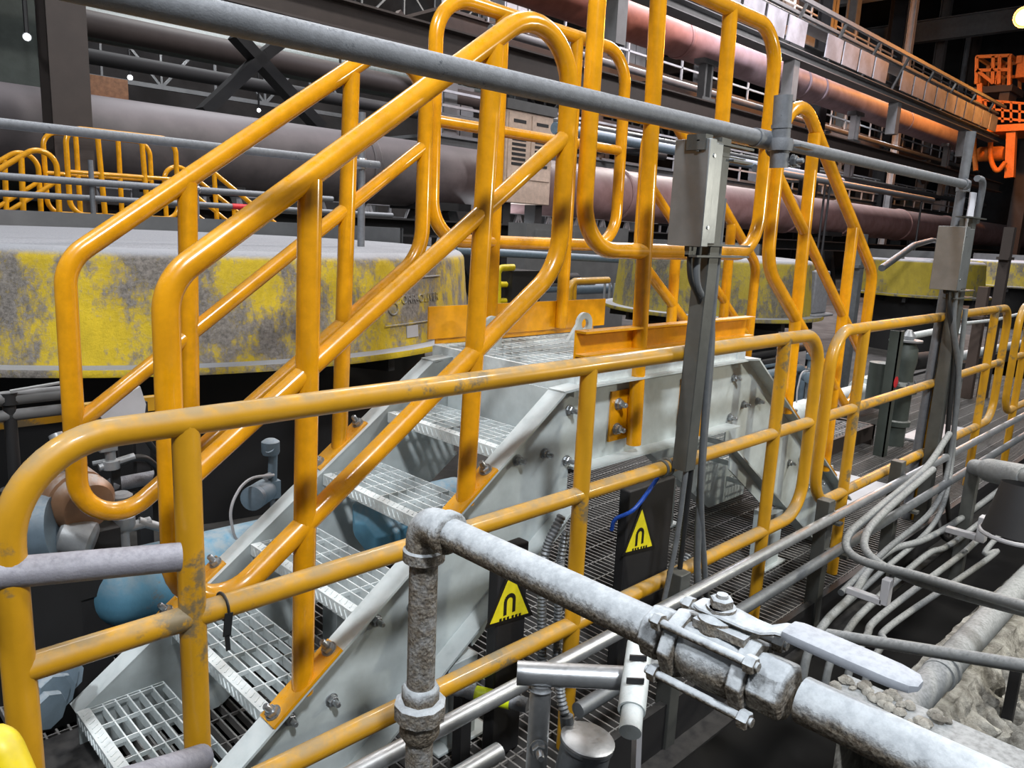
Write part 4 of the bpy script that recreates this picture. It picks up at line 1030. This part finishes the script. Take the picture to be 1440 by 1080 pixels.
# I-beams along the hall
def xbeam(label, Y, py_at, x0, x1, w, h, mat='darkbrown'):
    p = at(py_at[0], py_at[1], Y)
    return single('steel_beam', label, 'beam', MB().ibeam((x0, Y, p.z), (x1, Y, p.z), w, h, .03), mat, 'horizontal steel beams along the hall')
xbeam('long brown steel beam running across the hall below the red oxide pipe', 10.5, (900, 133), -2, 42, .35, .42, 'darkbrown')
xbeam('dark steel beam near the top edge above the left stair handrails', 11.5, (420, 8), -2, 15, .4, .45, 'dark')
xbeam('pale grey steel beam under the panelled cable tray', 10.8, (1180, 100), 9, 44, .35, .5, 'greysteel')
xbeam('black steel beam right under the largest process pipe', 10.9, (800, 330), -3, 50, .5, .3, 'black')
# panelled cable tray / conveyor gallery
Yt = 9.8
zt_ = at(1160, 62, Yt).z
t = thing('cable_gallery', 'cable gallery with a row of pale side panels receding to the crane, upper right', 'gallery', (20, Yt, zt_-.4))
x = 10.0; i = 0
while x < 37:
    w = 1.05
    if i not in (9, 14): part('side_panel', MB().prism([(x, zt_-.30), (x+w-.08, zt_-.30), (x+w, zt_+.30), (x+.08, zt_+.30)], lambda a, b: V((a, Yt, b)), lambda a, b: V((a, Yt+.03, b))), 'panel', t)
    x += w+.05; i += 1
part('bottom_chord', MB().ibeam((9, Yt+.2, zt_-.5), (38, Yt+.2, zt_-.5), .4, .25), 'greysteel', t)
part('top_rails', MB().beam((9, Yt-.05, zt_+.75), (38, Yt-.05, zt_+.75), .10, .10).beam((9, Yt+.2, zt_+.52), (38, Yt+.2, zt_+.52), .10, .08).beam((9, Yt+.5, zt_+.45), (38, Yt+.5, zt_+.45), .5, .05), 'greysteel', t)
for k in range(12):
    xx = 10+2.4*k; part('bracket', MB().beam((xx, Yt+.5, zt_-.5), (xx, Yt-.05, zt_+.75), .08, .06), 'greysteel', t)
    if k % 3 == 1: part('stub_column', MB().bb((xx-.15, Yt+.05, zt_-1.6), (xx+.15, Yt+.35, zt_-.6)), 'greysteel', t)
# pipe hangers and stools on the red pipe
gz = 'steel pipe stools standing on the brown beam'
for px, lab in ((985, 'dark pipe stool under the red oxide pipe, behind platform guardrail'), (1200, 'pale steel pipe stool under the red oxide pipe, right of the loop'), (1335, 'grey pipe stool under the red oxide pipe near the crane')):
    p = at(px, 190, 11.4); t = thing('pipe_stool', lab, 'support', (p.x, 11.4, p.z-1.4), gz)
    part('upright', MB().bb((p.x-.18, 11.3, zB_-2.6), (p.x-.10, 11.5, zB_-.5)).bb((p.x+.10, 11.3, zB_-2.6), (p.x+.18, 11.5, zB_-.5)), 'palesteel' if px == 1200 else 'greysteel', t)
    part('saddle', MB().bb((p.x-.35, 11.25, zB_-.62), (p.x+.35, 11.55, zB_-.5)).bb((p.x-.3, 11.25, zB_-1.5), (p.x+.3, 11.55, zB_-1.4)), 'greysteel', t)
# columns
gc = 'steel building columns'
def column(label, px, Y, w, mat, z1=16, zb=-.05):
    p = at(px, 60, Y)
    return single('steel_column', label, 'column', MB().bb((p.x-w/2, Y-w*.5, zb), (p.x+w/2, Y-w*.5+.03, z1)).bb((p.x-w/2, Y+w*.5-.03, zb), (p.x+w/2, Y+w*.5, z1)).bb((p.x-.02, Y-w/2, zb), (p.x+.02, Y+w/2, z1)), mat, gc)
column('dark brown steel column at the left, in front of the largest pipe', 88, 10.6, .42, 'darkbrown')
column('wide dark steel column at the extreme left edge', 25, 13.5, .9, 'green')
column('dark steel column at the top, behind the cable gallery', 1262, 16, .8, 'dark')
column('pale slim steel column right of the dark one above the cable gallery', 1279, 15.0, .3, 'palesteel')
column('brown grey steel column near the crane, right of the slim pale one', 1347, 19, 1.0, 'brownsteel')
column('orange lit slim column just left of the crane cabin', 1362, 18.0, .3, 'palesteel')
column('dark column between the platform guardrails in the far background', 728, 20, .6, 'greysteel')
column('dark column behind the third hood', 1160, 13, .5, 'dark')
column('dark column above the fourth hood at right', 1415, 17, .5, 'dark')
# X-bracing and roof trusses
def brace(label, Y, pts, w, mat, group='cross bracing and trusses'):
    b = MB()
    for (a0, a1), (b0, b1) in pts: b.beam(at(a0, a1, Y), at(b0, b1, Y), .05, w, (0, 1, 0)) if False else b.beam(at(a0, a1, Y), at(b0, b1, Y), w, w*.6)
    return single('cross_brace', label, 'brace', b, mat, group)
brace('dark X-shaped cross brace above the large pipe, upper left', 13.2, (((285, 158), (370, 78)), ((330, 48), (450, 180)), ((370, 78), (400, 55))), .30, 'dark')
def truss(label, Y, z, x0, x1, h, mat, step=1.2):
    b = MB(); b.beam((x0, Y, z), (x1, Y, z), .12, .12).beam((x0, Y, z+h), (x1, Y, z+h), .12, .12)
    x = x0; k = 0
    while x < x1-step:
        b.beam((x, Y, z if k % 2 else z+h), (x+step, Y, z+h if k % 2 else z), .07, .07); b.beam((x, Y, z), (x, Y, z+h), .06, .06); x += step; k += 1
    return single('roof_truss', label, 'truss', b, mat, 'lattice trusses in the hall')
truss('pale lattice truss in the far background above the largest pipe, upper left', 24, 5.2, -2, 16, 1.8, 'greysteel', 1.6)
truss('second lattice truss in the far background, higher behind the top beam', 27, 9.2, 0, 34, 2.0, 'greysteel', 2)
truss('lattice truss behind the red oxide pipe, seen between the platform posts', 20, 5.4, 12, 40, 1.5, 'greysteel', 1.3)
truss('dim lattice truss high at the upper right', 26, 13.2, 20, 58, 2.2, 'greysteel', 2.2)
truss('pale lattice framework low behind the stair platform', 15, .6, 9, 24, 1.5, 'palesteel', .6)
truss('pale lattice framework low behind the large hood', 16, .3, 2, 9, 1.8, 'palesteel', .7)
single('timber_stack', 'brown timber boards stacked behind the large pipe, upper left', 'timber', MB().bb((at(125, 120, 22).x, 22, at(125, 135, 22).z), (at(180, 120, 22).x, 23, at(125, 104, 22).z)).bb((at(125, 120, 22).x-.3, 21.8, at(125, 142, 22).z), (at(180, 120, 22).x, 22.6, at(125, 137, 22).z)), 'wood')
struct('floor_upper', MB().bb((0, 21.5, at(125, 146, 22).z-.3), (10, 24, at(125, 146, 22).z)), 'dark')
# lattice clutter on the far back: shelving of pipes seen through the gaps
gr = 'far storage racks behind the hoods'
for i, (px, Y, w, lab) in enumerate(((200, 15, 3.2, 'pale far rack of planks low behind the large hood, seen through the left rails'), (520, 18, 4, 'pale far rack of planks behind the far stair handrail'), (830, 17, 5, 'grey far switchgear rack behind the stair platform'), (1240, 19, 6, 'grey far rack under the pink pipe, between hoods'))):
    p = at(px, 300, Y); t = thing('storage_rack', lab, 'rack', (p.x, Y, 0), gr)
    for k in range(7): part('shelf', MB().bb((p.x-w/2, Y-.3, .1+.28*k), (p.x+w/2, Y+.3, .16+.28*k)), ('palesteel', 'wood', 'tubtop')[k % 3] if i < 2 else ('greysteel', 'palesteel')[k % 2], t)
    for s in (-1, 0, 1): part('upright', MB().bb((p.x+s*w/2-.05, Y-.32, -.05), (p.x+s*w/2+.05, Y+.32, 2.1)), 'greysteel', t)
# switchgear + beige ventilated cabinet in front of the largest pipe
t = thing('ventilated_cabinet', 'beige cabinet with louvred vents in front of the largest pipe', 'cabinet', (11, 10.9, 1.9))
yc = 10.9; a, b_ = at(707, 300, yc), at(776, 160, yc); zl0, zl1 = at(742, 287, yc).z, at(742, 158, yc).z
x0, x1 = a.x, at(776, 220, yc).x
part('body', MB().bb((x0, yc, zl0), (x1, yc+.45, zl1)), 'beige', t, .02)
part('hood_cap', MB().bb((x0-.05, yc-.05, zl1), (x1+.05, yc+.5, zl1+.18)), 'greysteel', t)
xm = (x0+x1)/2
for s, (xa, xb) in enumerate(((x0+.05, xm-.03), (xm+.03, x1-.05))):
    d = part('door', MB().bb((xa, yc-.02, zl0+.45), (xb, yc, zl1-.05)), 'beige', t, .01)
    lv = MB()
    for k in range(6): lv.bb((xa+.10, yc-.03, zl1-.55-.09*k), (xb-.10, yc-.02, zl1-.50-.09*k))
    part('louvre', lv, 'dark', d); part('slot', MB().bb((xa+.12, yc-.03, zl1-.22), (xb-.12, yc-.02, zl1-.16)), 'dark', d)
part('stand', MB().bb((x0+.1, yc+.1, -.05), (x0+.3, yc+.4, zl0)).bb((x1-.3, yc+.1, -.05), (x1-.1, yc+.4, zl0)), 'dark', t)
# grey rail pipe + slim yellow rails seen behind the stair platform
single('grey_header_pipe', 'pale grey header pipe behind the stair platform, left of the second hood', 'pipe', MB().tube([at(640, 352, 6.3), at(885, 366, 6.3)], .045, 14), 'bluegrey')
for pts, mat, lab in (((640, 368), (695, 378), 'yellow', ), ) if False else (): pass
t = thing('low_yellow_rail', 'low bright yellow hoop rails far behind the stair platform, left part', 'rail', at(705, 425, 6.6))
part('hoop', MB().tube(fillet([at(700, 430, 6.6), at(700, 377, 6.6), at(722, 376, 6.6)], .08), .04, 12), 'bright_yellow', t)
part('hoop', MB().tube(fillet([at(690, 400, 6.7), at(728, 400, 6.7), at(722, 424, 6.7)], .05), .035, 12).tube([at(690, 423, 6.7), at(728, 423, 6.7)], .035, 12), 'bright_yellow', t)
t = thing('low_yellow_rail', 'low dull yellow hoop rail behind the stair platform, beside the second hood', 'rail', at(810, 425, 6.2))
part('hoop', MB().tube(fillet([at(800, 428, 6.2), at(802, 396, 6.2), at(855, 394, 6.2)], .10), .045, 12), 'worn_yellow', t)
part('upright', MB().tube([at(807, 398, 6.2), at(806, 430, 6.2)], .04, 10), 'worn_yellow', t)
t = thing('pump_cluster', 'dark pumps and pipework in the gap behind the stair platform', 'pump', (6.5, 6.4, 0))
p = at(770, 425, 7.0)
for k in range(6):
    q = at(705+24*k, 392+7*(k % 3), 7.2); part('pipe', MB().tube([q+V((-.5, 0, 0)), q+V((.5, .0, .0))], .06+.02*(k % 2), 12), ('black', 'greysteel', 'bluegrey')[k % 3], t)
for k in range(5):
    q = at(850+7*k, 410, 6.9); part('valve_stem', MB().tube([q+V((0, 0, -.25)), q+V((0, 0, .12))], .018, 8), 'silver', t)
q = at(740, 410, 6.6); part('tank', MB().bb((q.x-.25, q.y, -.05), (q.x+.25, q.y+.6, q.z+.25)), 'dark', t)
q = at(800, 330, 8.5); part('switch_panel', MB().bb((q.x-1.0, 8.5, -.05), (q.x+1.6, 8.9, q.z+.15)).bb((q.x-.8, 8.46, q.z-.1), (q.x-.1, 8.5, q.z+.05)).bb((q.x+.1, 8.46, q.z-.1), (q.x+.7, 8.5, q.z+.05)), 'greysteel', t)

# trestles carrying the largest pipe
for x, lab in ((5.0, 'dark steel trestle under the largest pipe, behind the left stair handrails'), (9.6, 'dark steel trestle under the largest pipe, behind the tall platform guardrails'), (18.5, 'dark steel trestle under the pinkish part of the largest pipe'), (27.0, 'dark steel trestle under the far end of the largest pipe')):
    t = thing('pipe_trestle', lab, 'trestle', (x, YB, -.05), 'trestles under the largest pipe')
    zt1 = zA-.62
    for s_ in (-1, 1): part('leg', MB().beam((x+s_*1.3, YB-.1, -.05), (x+s_*.35, YB-.1, zt1), .22, .22), 'dark', t)
    part('saddle', MB().bb((x-.6, YB-.5, zt1-.02), (x+.6, YB+.5, zt1+.12)), 'dark', t)
    part('tie', MB().beam((x-1.0, YB-.1, .65), (x+1.0, YB-.1, .65), .12, .12), 'dark', t)
# mezzanines across the hall
gm = 'mezzanine floors across the hall'
for lv, (z, mat) in enumerate(((3.9, 'greysteel'), (6.9, 'brownsteel'), (10.2, 'greysteel'))):
    t = thing('mezzanine_floor', ('lowest grey steel mezzanine floor across the hall, behind the pipes', 'middle brownish steel mezzanine floor across the hall, behind the red oxide pipe', 'topmost grey steel mezzanine floor across the hall, behind the cable gallery')[lv], 'mezzanine', (34, 16.8, z-.5), gm)
    x0_, x1_ = 13.0, 58.0
    part('deck', MB().bb((x0_, 16, z), (x1_, 18.4, z+.08)), mat, t)
    part('girder', MB().ibeam((x0_, 16.05, z-.25), (x1_, 16.05, z-.25), .25, .5), mat, t)
    r = MB()
    for dz in (.4, .75, 1.1): r.beam((x0_, 15.95, z+dz), (x1_, 15.95, z+dz), .06, .06)
    k = x0_
    while k < x1_: r.beam((k, 15.95, z), (k, 15.95, z+1.1), .06, .06); k += 1.5
    part('railing', r, 'palesteel', t)
    for k in range(8): 
        xx = 13.5+6*k; part('knee_brace', MB().beam((xx+.2, 16.2, z-1.5), (xx+1.7, 16.2, z-.3), .18, .14), mat, t); part('knee_brace', MB().beam((xx-.2, 16.2, z-1.5), (xx-1.7, 16.2, z-.3), .18, .14), mat, t)
for k in range(8):
    xx = 13.5+6*k
    single('steel_column', 'grey steel column carrying the mezzanine floors across the hall', 'column', MB().bb((xx-.22, 16.15, -.05), (xx+.22, 16.2, 16)).bb((xx-.22, 16.6, -.05), (xx+.22, 16.65, 16)).bb((xx-.03, 16.2, -.05), (xx+.03, 16.6, 16)), ('greysteel', 'brownsteel')[k % 2], 'mezzanine columns')
rg = random.Random(11)
for k in range(22):
    xx = 14+2*k+rg.random(); z = (3.98, 6.98, 10.28)[k % 3]; w_ = .5+.9*rg.random(); h_ = .6+.9*rg.random()
    single('equipment_cabinet', 'dim steel equipment cabinet standing on a mezzanine floor across the hall', 'cabinet', MB().bb((xx-w_/2, 16.9, z), (xx+w_/2, 17.8, z+h_)).bb((xx-w_/2+.06, 16.87, z+.1), (xx-.02, 16.9, z+h_-.08)).bb((xx+.02, 16.87, z+.1), (xx+w_/2-.06, 16.9, z+h_-.08)), ('greysteel', 'palesteel', 'green', 'brownsteel')[k % 4], 'mezzanine cabinets')
for k in range(26):  # glowing strips added to give the far hall some sparkle
    xx = 13.8+1.75*k+rg.random(); z = (3.3, 6.3, 9.6)[k % 3]
    single('sparkle_strip', 'small white glowing strip added for sparkle under a mezzanine floor across the hall', 'lamp', MB().bb((xx-.22, 16.6, z), (xx+.22, 16.7, z+.10)).bb((xx-.02, 16.63, z+.1), (xx+.02, 16.67, z+.6)), 'sparkle_glow', 'mezzanine sparkle strips')
for k, (Y, z) in enumerate(((14.2, 6.2), (14.6, 3.2), (15.0, 9.0), (14.0, 8.0), (13.6, 4.3))):
    t = xpipe('service_pipe', ('slim grey service pipe between the red oxide pipe and the mezzanine', 'slim grey service pipe low behind the brown beam', 'slim grey service pipe high behind the cable gallery', 'slim dark service pipe behind the cable gallery', 'slim pale service pipe just behind the brown beam')[k], 'pipe', Y, z, .10+.03*(k % 3), 13, 52, ('greysteel', 'bluegrey', 'greysteel', 'dark', 'galv')[k], 'service pipes along the hall', (), 14)
    for xx in (19.5, 31.5, 43.5): part('bracket_arm', MB().beam((xx, Y-.1, z-.16), (xx, 16.2, z-.16), .10, .10), 'dark', t)
# roof girders
for k, x in enumerate((14, 22, 30, 38, 47)):
    single('roof_girder', ('roof girder crossing the hall, nearest the platform', 'second roof girder crossing the hall', 'third roof girder crossing the hall', 'fourth roof girder crossing the hall', 'farthest roof girder crossing the hall, beyond the crane')[k], 'girder', MB().ibeam((x, -4, 13.2), (x, 37, 13.2), .5, 1.1, .05), 'greysteel', 'roof girders')

# ================================================================== ORANGE-LIT CRANE AT UPPER RIGHT
XC = 40.0
t = thing('overhead_crane', 'orange-lit crane cabin with railed platforms at upper right', 'crane', (XC, 10, 4))
def cz(px, py, dx=0): return PX(px, py, XC+dx)
def slab(p0, p1, x0, x1):
    a, b = cz(*p0), cz(*p1); return MB().bb((XC+x0, a.y, a.z), (XC+x1, b.y, b.z))
fr = MB(); w_ = .13
for dx in (0, 1.8):
    for a_, b2 in (((1374, 80), (1420, 78)), ((1374, 80), (1373, 118)), ((1420, 78), (1419, 120)), ((1397, 79), (1396, 118)), ((1374, 99), (1420, 98)), ((1406, 80), (1405, 118)), ((1374, 99), (1396, 116))):
        fr.beam(cz(*a_)+V((dx, 0, 0)), cz(*b2)+V((dx, 0, 0)), w_, w_, (1, 0, 0))
for q in ((1374, 80), (1420, 78), (1397, 79)): fr.beam(cz(*q), cz(*q)+V((1.8, 0, 0)), w_, w_)
part('cabin_frame', fr, 'orange', t)
part('cabin_floor', slab((1366, 132), (1424, 118), 0, 2), 'darkbrown', t)
part('cabin_panel', slab((1401, 118), (1406, 79), -.1, .1), 'orange', t)
part('drive_unit', slab((1366, 116), (1378, 100), .3, 1.5), 'orange', t, .05)
cu = part('control_cubicle', slab((1424, 108), (1452, 74), .3, 1.6), 'orange', t, .03)
part('cubicle_door', slab((1426, 88), (1436, 76), .24, .32), 'orange', cu); part('cubicle_door', slab((1439, 104), (1450, 78), .24, .32), 'orange', cu)
part('hopper', slab((1402, 142), (1420, 118), .2, 1.4), 'brownsteel', t)
ft = MB()
for dy in (0, 12, 24): ft.beam(cz(1374, 140+dy), cz(1446, 146+dy), .09, .09, (1, 0, 0))
for k in range(7): ft.beam(cz(1374+12*k, 140+k), cz(1374+12*k, 172), .09, .09, (1, 0, 0))
part('lower_platform_rail', ft, 'orange', t)
part('platform_deck', slab((1366, 188), (1456, 174), -.3, 2.5), 'orange', t)
part('hanger_leg', MB().beam(cz(1423, 186), cz(1420, 250), .35, .35, (1, 0, 0)), 'orange', t)
part('hanger_leg', MB().beam(cz(1378, 118), cz(1378, 175), .2, .2, (1, 0, 0)), 'orange', t)
ms = cz(1432, 150); part('mast', MB().bb((XC+2.6, ms.y-.3, -.05), (XC+3.1, ms.y+.3, 16)), 'darkbrown', t)
lo = [(1372, 240), (1370, 195), (1380, 178), (1392, 192), (1393, 222), (1402, 240), (1414, 228)]
part('looped_hose', MB().tube(smooth([cz(x, y, -.5) for x, y in lo]), .10, 12), 'orange', t)
part('drum', MB().lathe([(.28, 0), (.32, .1), (.32, 1.0), (.25, 1.1)], cz(1412, 216, .5), (0, 1, 0), 20), 'orange', t)
# lamps seen in the picture
gl2 = 'hall lamps'
def lamp(label, px, py, Y, r, mat, power, color, spot=None):
    p = at(px, py, Y); t = thing('hall_lamp', label, 'lamp', p, gl2)
    d = (C0-p).normalized()
    part('reflector', MB().lathe([(r*.5, -.3), (r*1.2, -.02), (r*1.25, 0), (r*1.15, -.01), (r*.45, -.26)], p, d, 20), 'dark', t)
    part('lamp_glass', MB().lathe([(r*.98, -.015), (r*1.0, .005), (r*.5, .05), (.004, .06)], p, d, 20), mat, t)
    if p.z > 2: part('drop_rod', MB().tube([p-d*.28, V(((p-d*.28).x, (p-d*.28).y, 16))], .025, 6), 'dark', t)
    if power:
        ld = bpy.data.lights.new('hall_lamp_light', 'POINT'); ld.energy = power; ld.color = color; ld.shadow_soft_size = r
        lo_ = bpy.data.objects.new('hall_lamp_light', ld); COL.objects.link(lo_); lo_.location = p+d*(r+.25)
    return t
lamp('white hall lamp shining on the dark column at the left edge', 38, 52, 10.2, .035, 'lamp', 0, None)
lamp('small white hall lamp behind the overhead tube, upper left', 240, 33, 24, .10, 'lamp', 200, (.9, .95, 1))
lamp('tiny white lamp on the far lattice, upper left', 183, 109, 22.5, .06, 'lamp', 0, None)
lamp('small white lamp above the largest pipe behind the cross brace', 364, 155, 20, .045, 'lamp', 0, None)
lamp('white lamp under the brown beam, right of the crossover handrail hoop', 1254, 186, 14.5, .08, 'lamp', 120, (.9, .95, 1))
lamp('tiny white lamp above the cable gallery', 1161, 22, 18, .12, 'lamp', 0, None)
lamp('white floor lamp behind the stair platform between two posts', 709, 330, 12.0, .11, 'lamp', 60, (.9, .95, 1))
lamp('bright orange sodium lamp at the upper right corner', 1441, 24, 8.7, .30, 'lamp_o', 3200, (1, .36, .06))
t = thing('lamp_row', 'row of small white strip lamps under the far roof, upper left', 'lamp', at(105, 14, 20))
for k in range(3): 
    p = at(96+11*k, 13+2*k, 20); part('strip', MB().box(p, (.22, .1, .05)), 'lamp', t)
p = at(96, 20, 20); part('carrier', MB().bb((p.x-.5, 20.06, p.z+.0), (p.x+2.6, 20.2, p.z+.12)), 'dark', t)

# ================================================================== LIGHT
def area(name, loc, target, size, power, color=(1, 1, 1)):
    ld = bpy.data.lights.new(name, 'AREA'); ld.shape = 'DISK'; ld.size = size; ld.energy = power; ld.color = color
    o = bpy.data.objects.new(name, ld); COL.objects.link(o); o.location = loc
    o.rotation_euler = (V(target)-V(loc)).to_track_quat('-Z', 'Y').to_euler(); return o
area('high_bay_main', (-.35, -1.9, 5.3), (1.8, 1.9, .7), .5, 300, (.96, .98, 1))
area('high_bay_left', (-2.2, 2.2, 6.5), (1.2, 4.2, .8), .7, 260, (.95, .975, 1))
area('high_bay_right', (6.5, -1.5, 7.0), (5.5, 2.0, .5), .8, 330, (1, .97, .93))
area('high_bay_hoods', (6.5, 6.5, 8.5), (6.0, 5.5, 0), 1.2, 480, (1, .96, .92))
area('high_bay_pipes', (3, 8.8, 10.5), (8, 12.0, 2.5), 1.5, 520, (.93, .96, 1))
area('high_bay_pink', (18, 8.0, 12), (18, 12.0, 4), 2.0, 2300, (.96, .92, 1))
area('pipe_fill_mid', (17, 4.5, 7.5), (20, 12, 2.3), 1.2, 700, (1, .95, .95))  # unseen fill light added to brighten the pinkish length of the largest pipe
area('high_bay_far', (10, 18, 14), (12, 24, 2), 2.5, 2000, (.95, .97, 1))
area('high_bay_far_right', (28, 15, 14), (26, 20, 3), 2.5, 5000, (1, .95, .9))
w = bpy.data.worlds.new('hall_air'); SC.world = w; w.use_nodes = True
w.node_tree.nodes['Background'].inputs[0].default_value = (.84, .88, .93, 1); w.node_tree.nodes['Background'].inputs[1].default_value = .11
area('sump_lamp', (4.2, -.6, 1.9), (3.3, .50, .2), .10, 34, (1, .94, .78))
vs_ = SC.view_settings; SC.display_settings.display_device = 'sRGB'
vs_.view_transform = 'Standard'; vs_.look = 'None'; vs_.exposure = 0.0; vs_.gamma = 1; vs_.use_curve_mapping = False
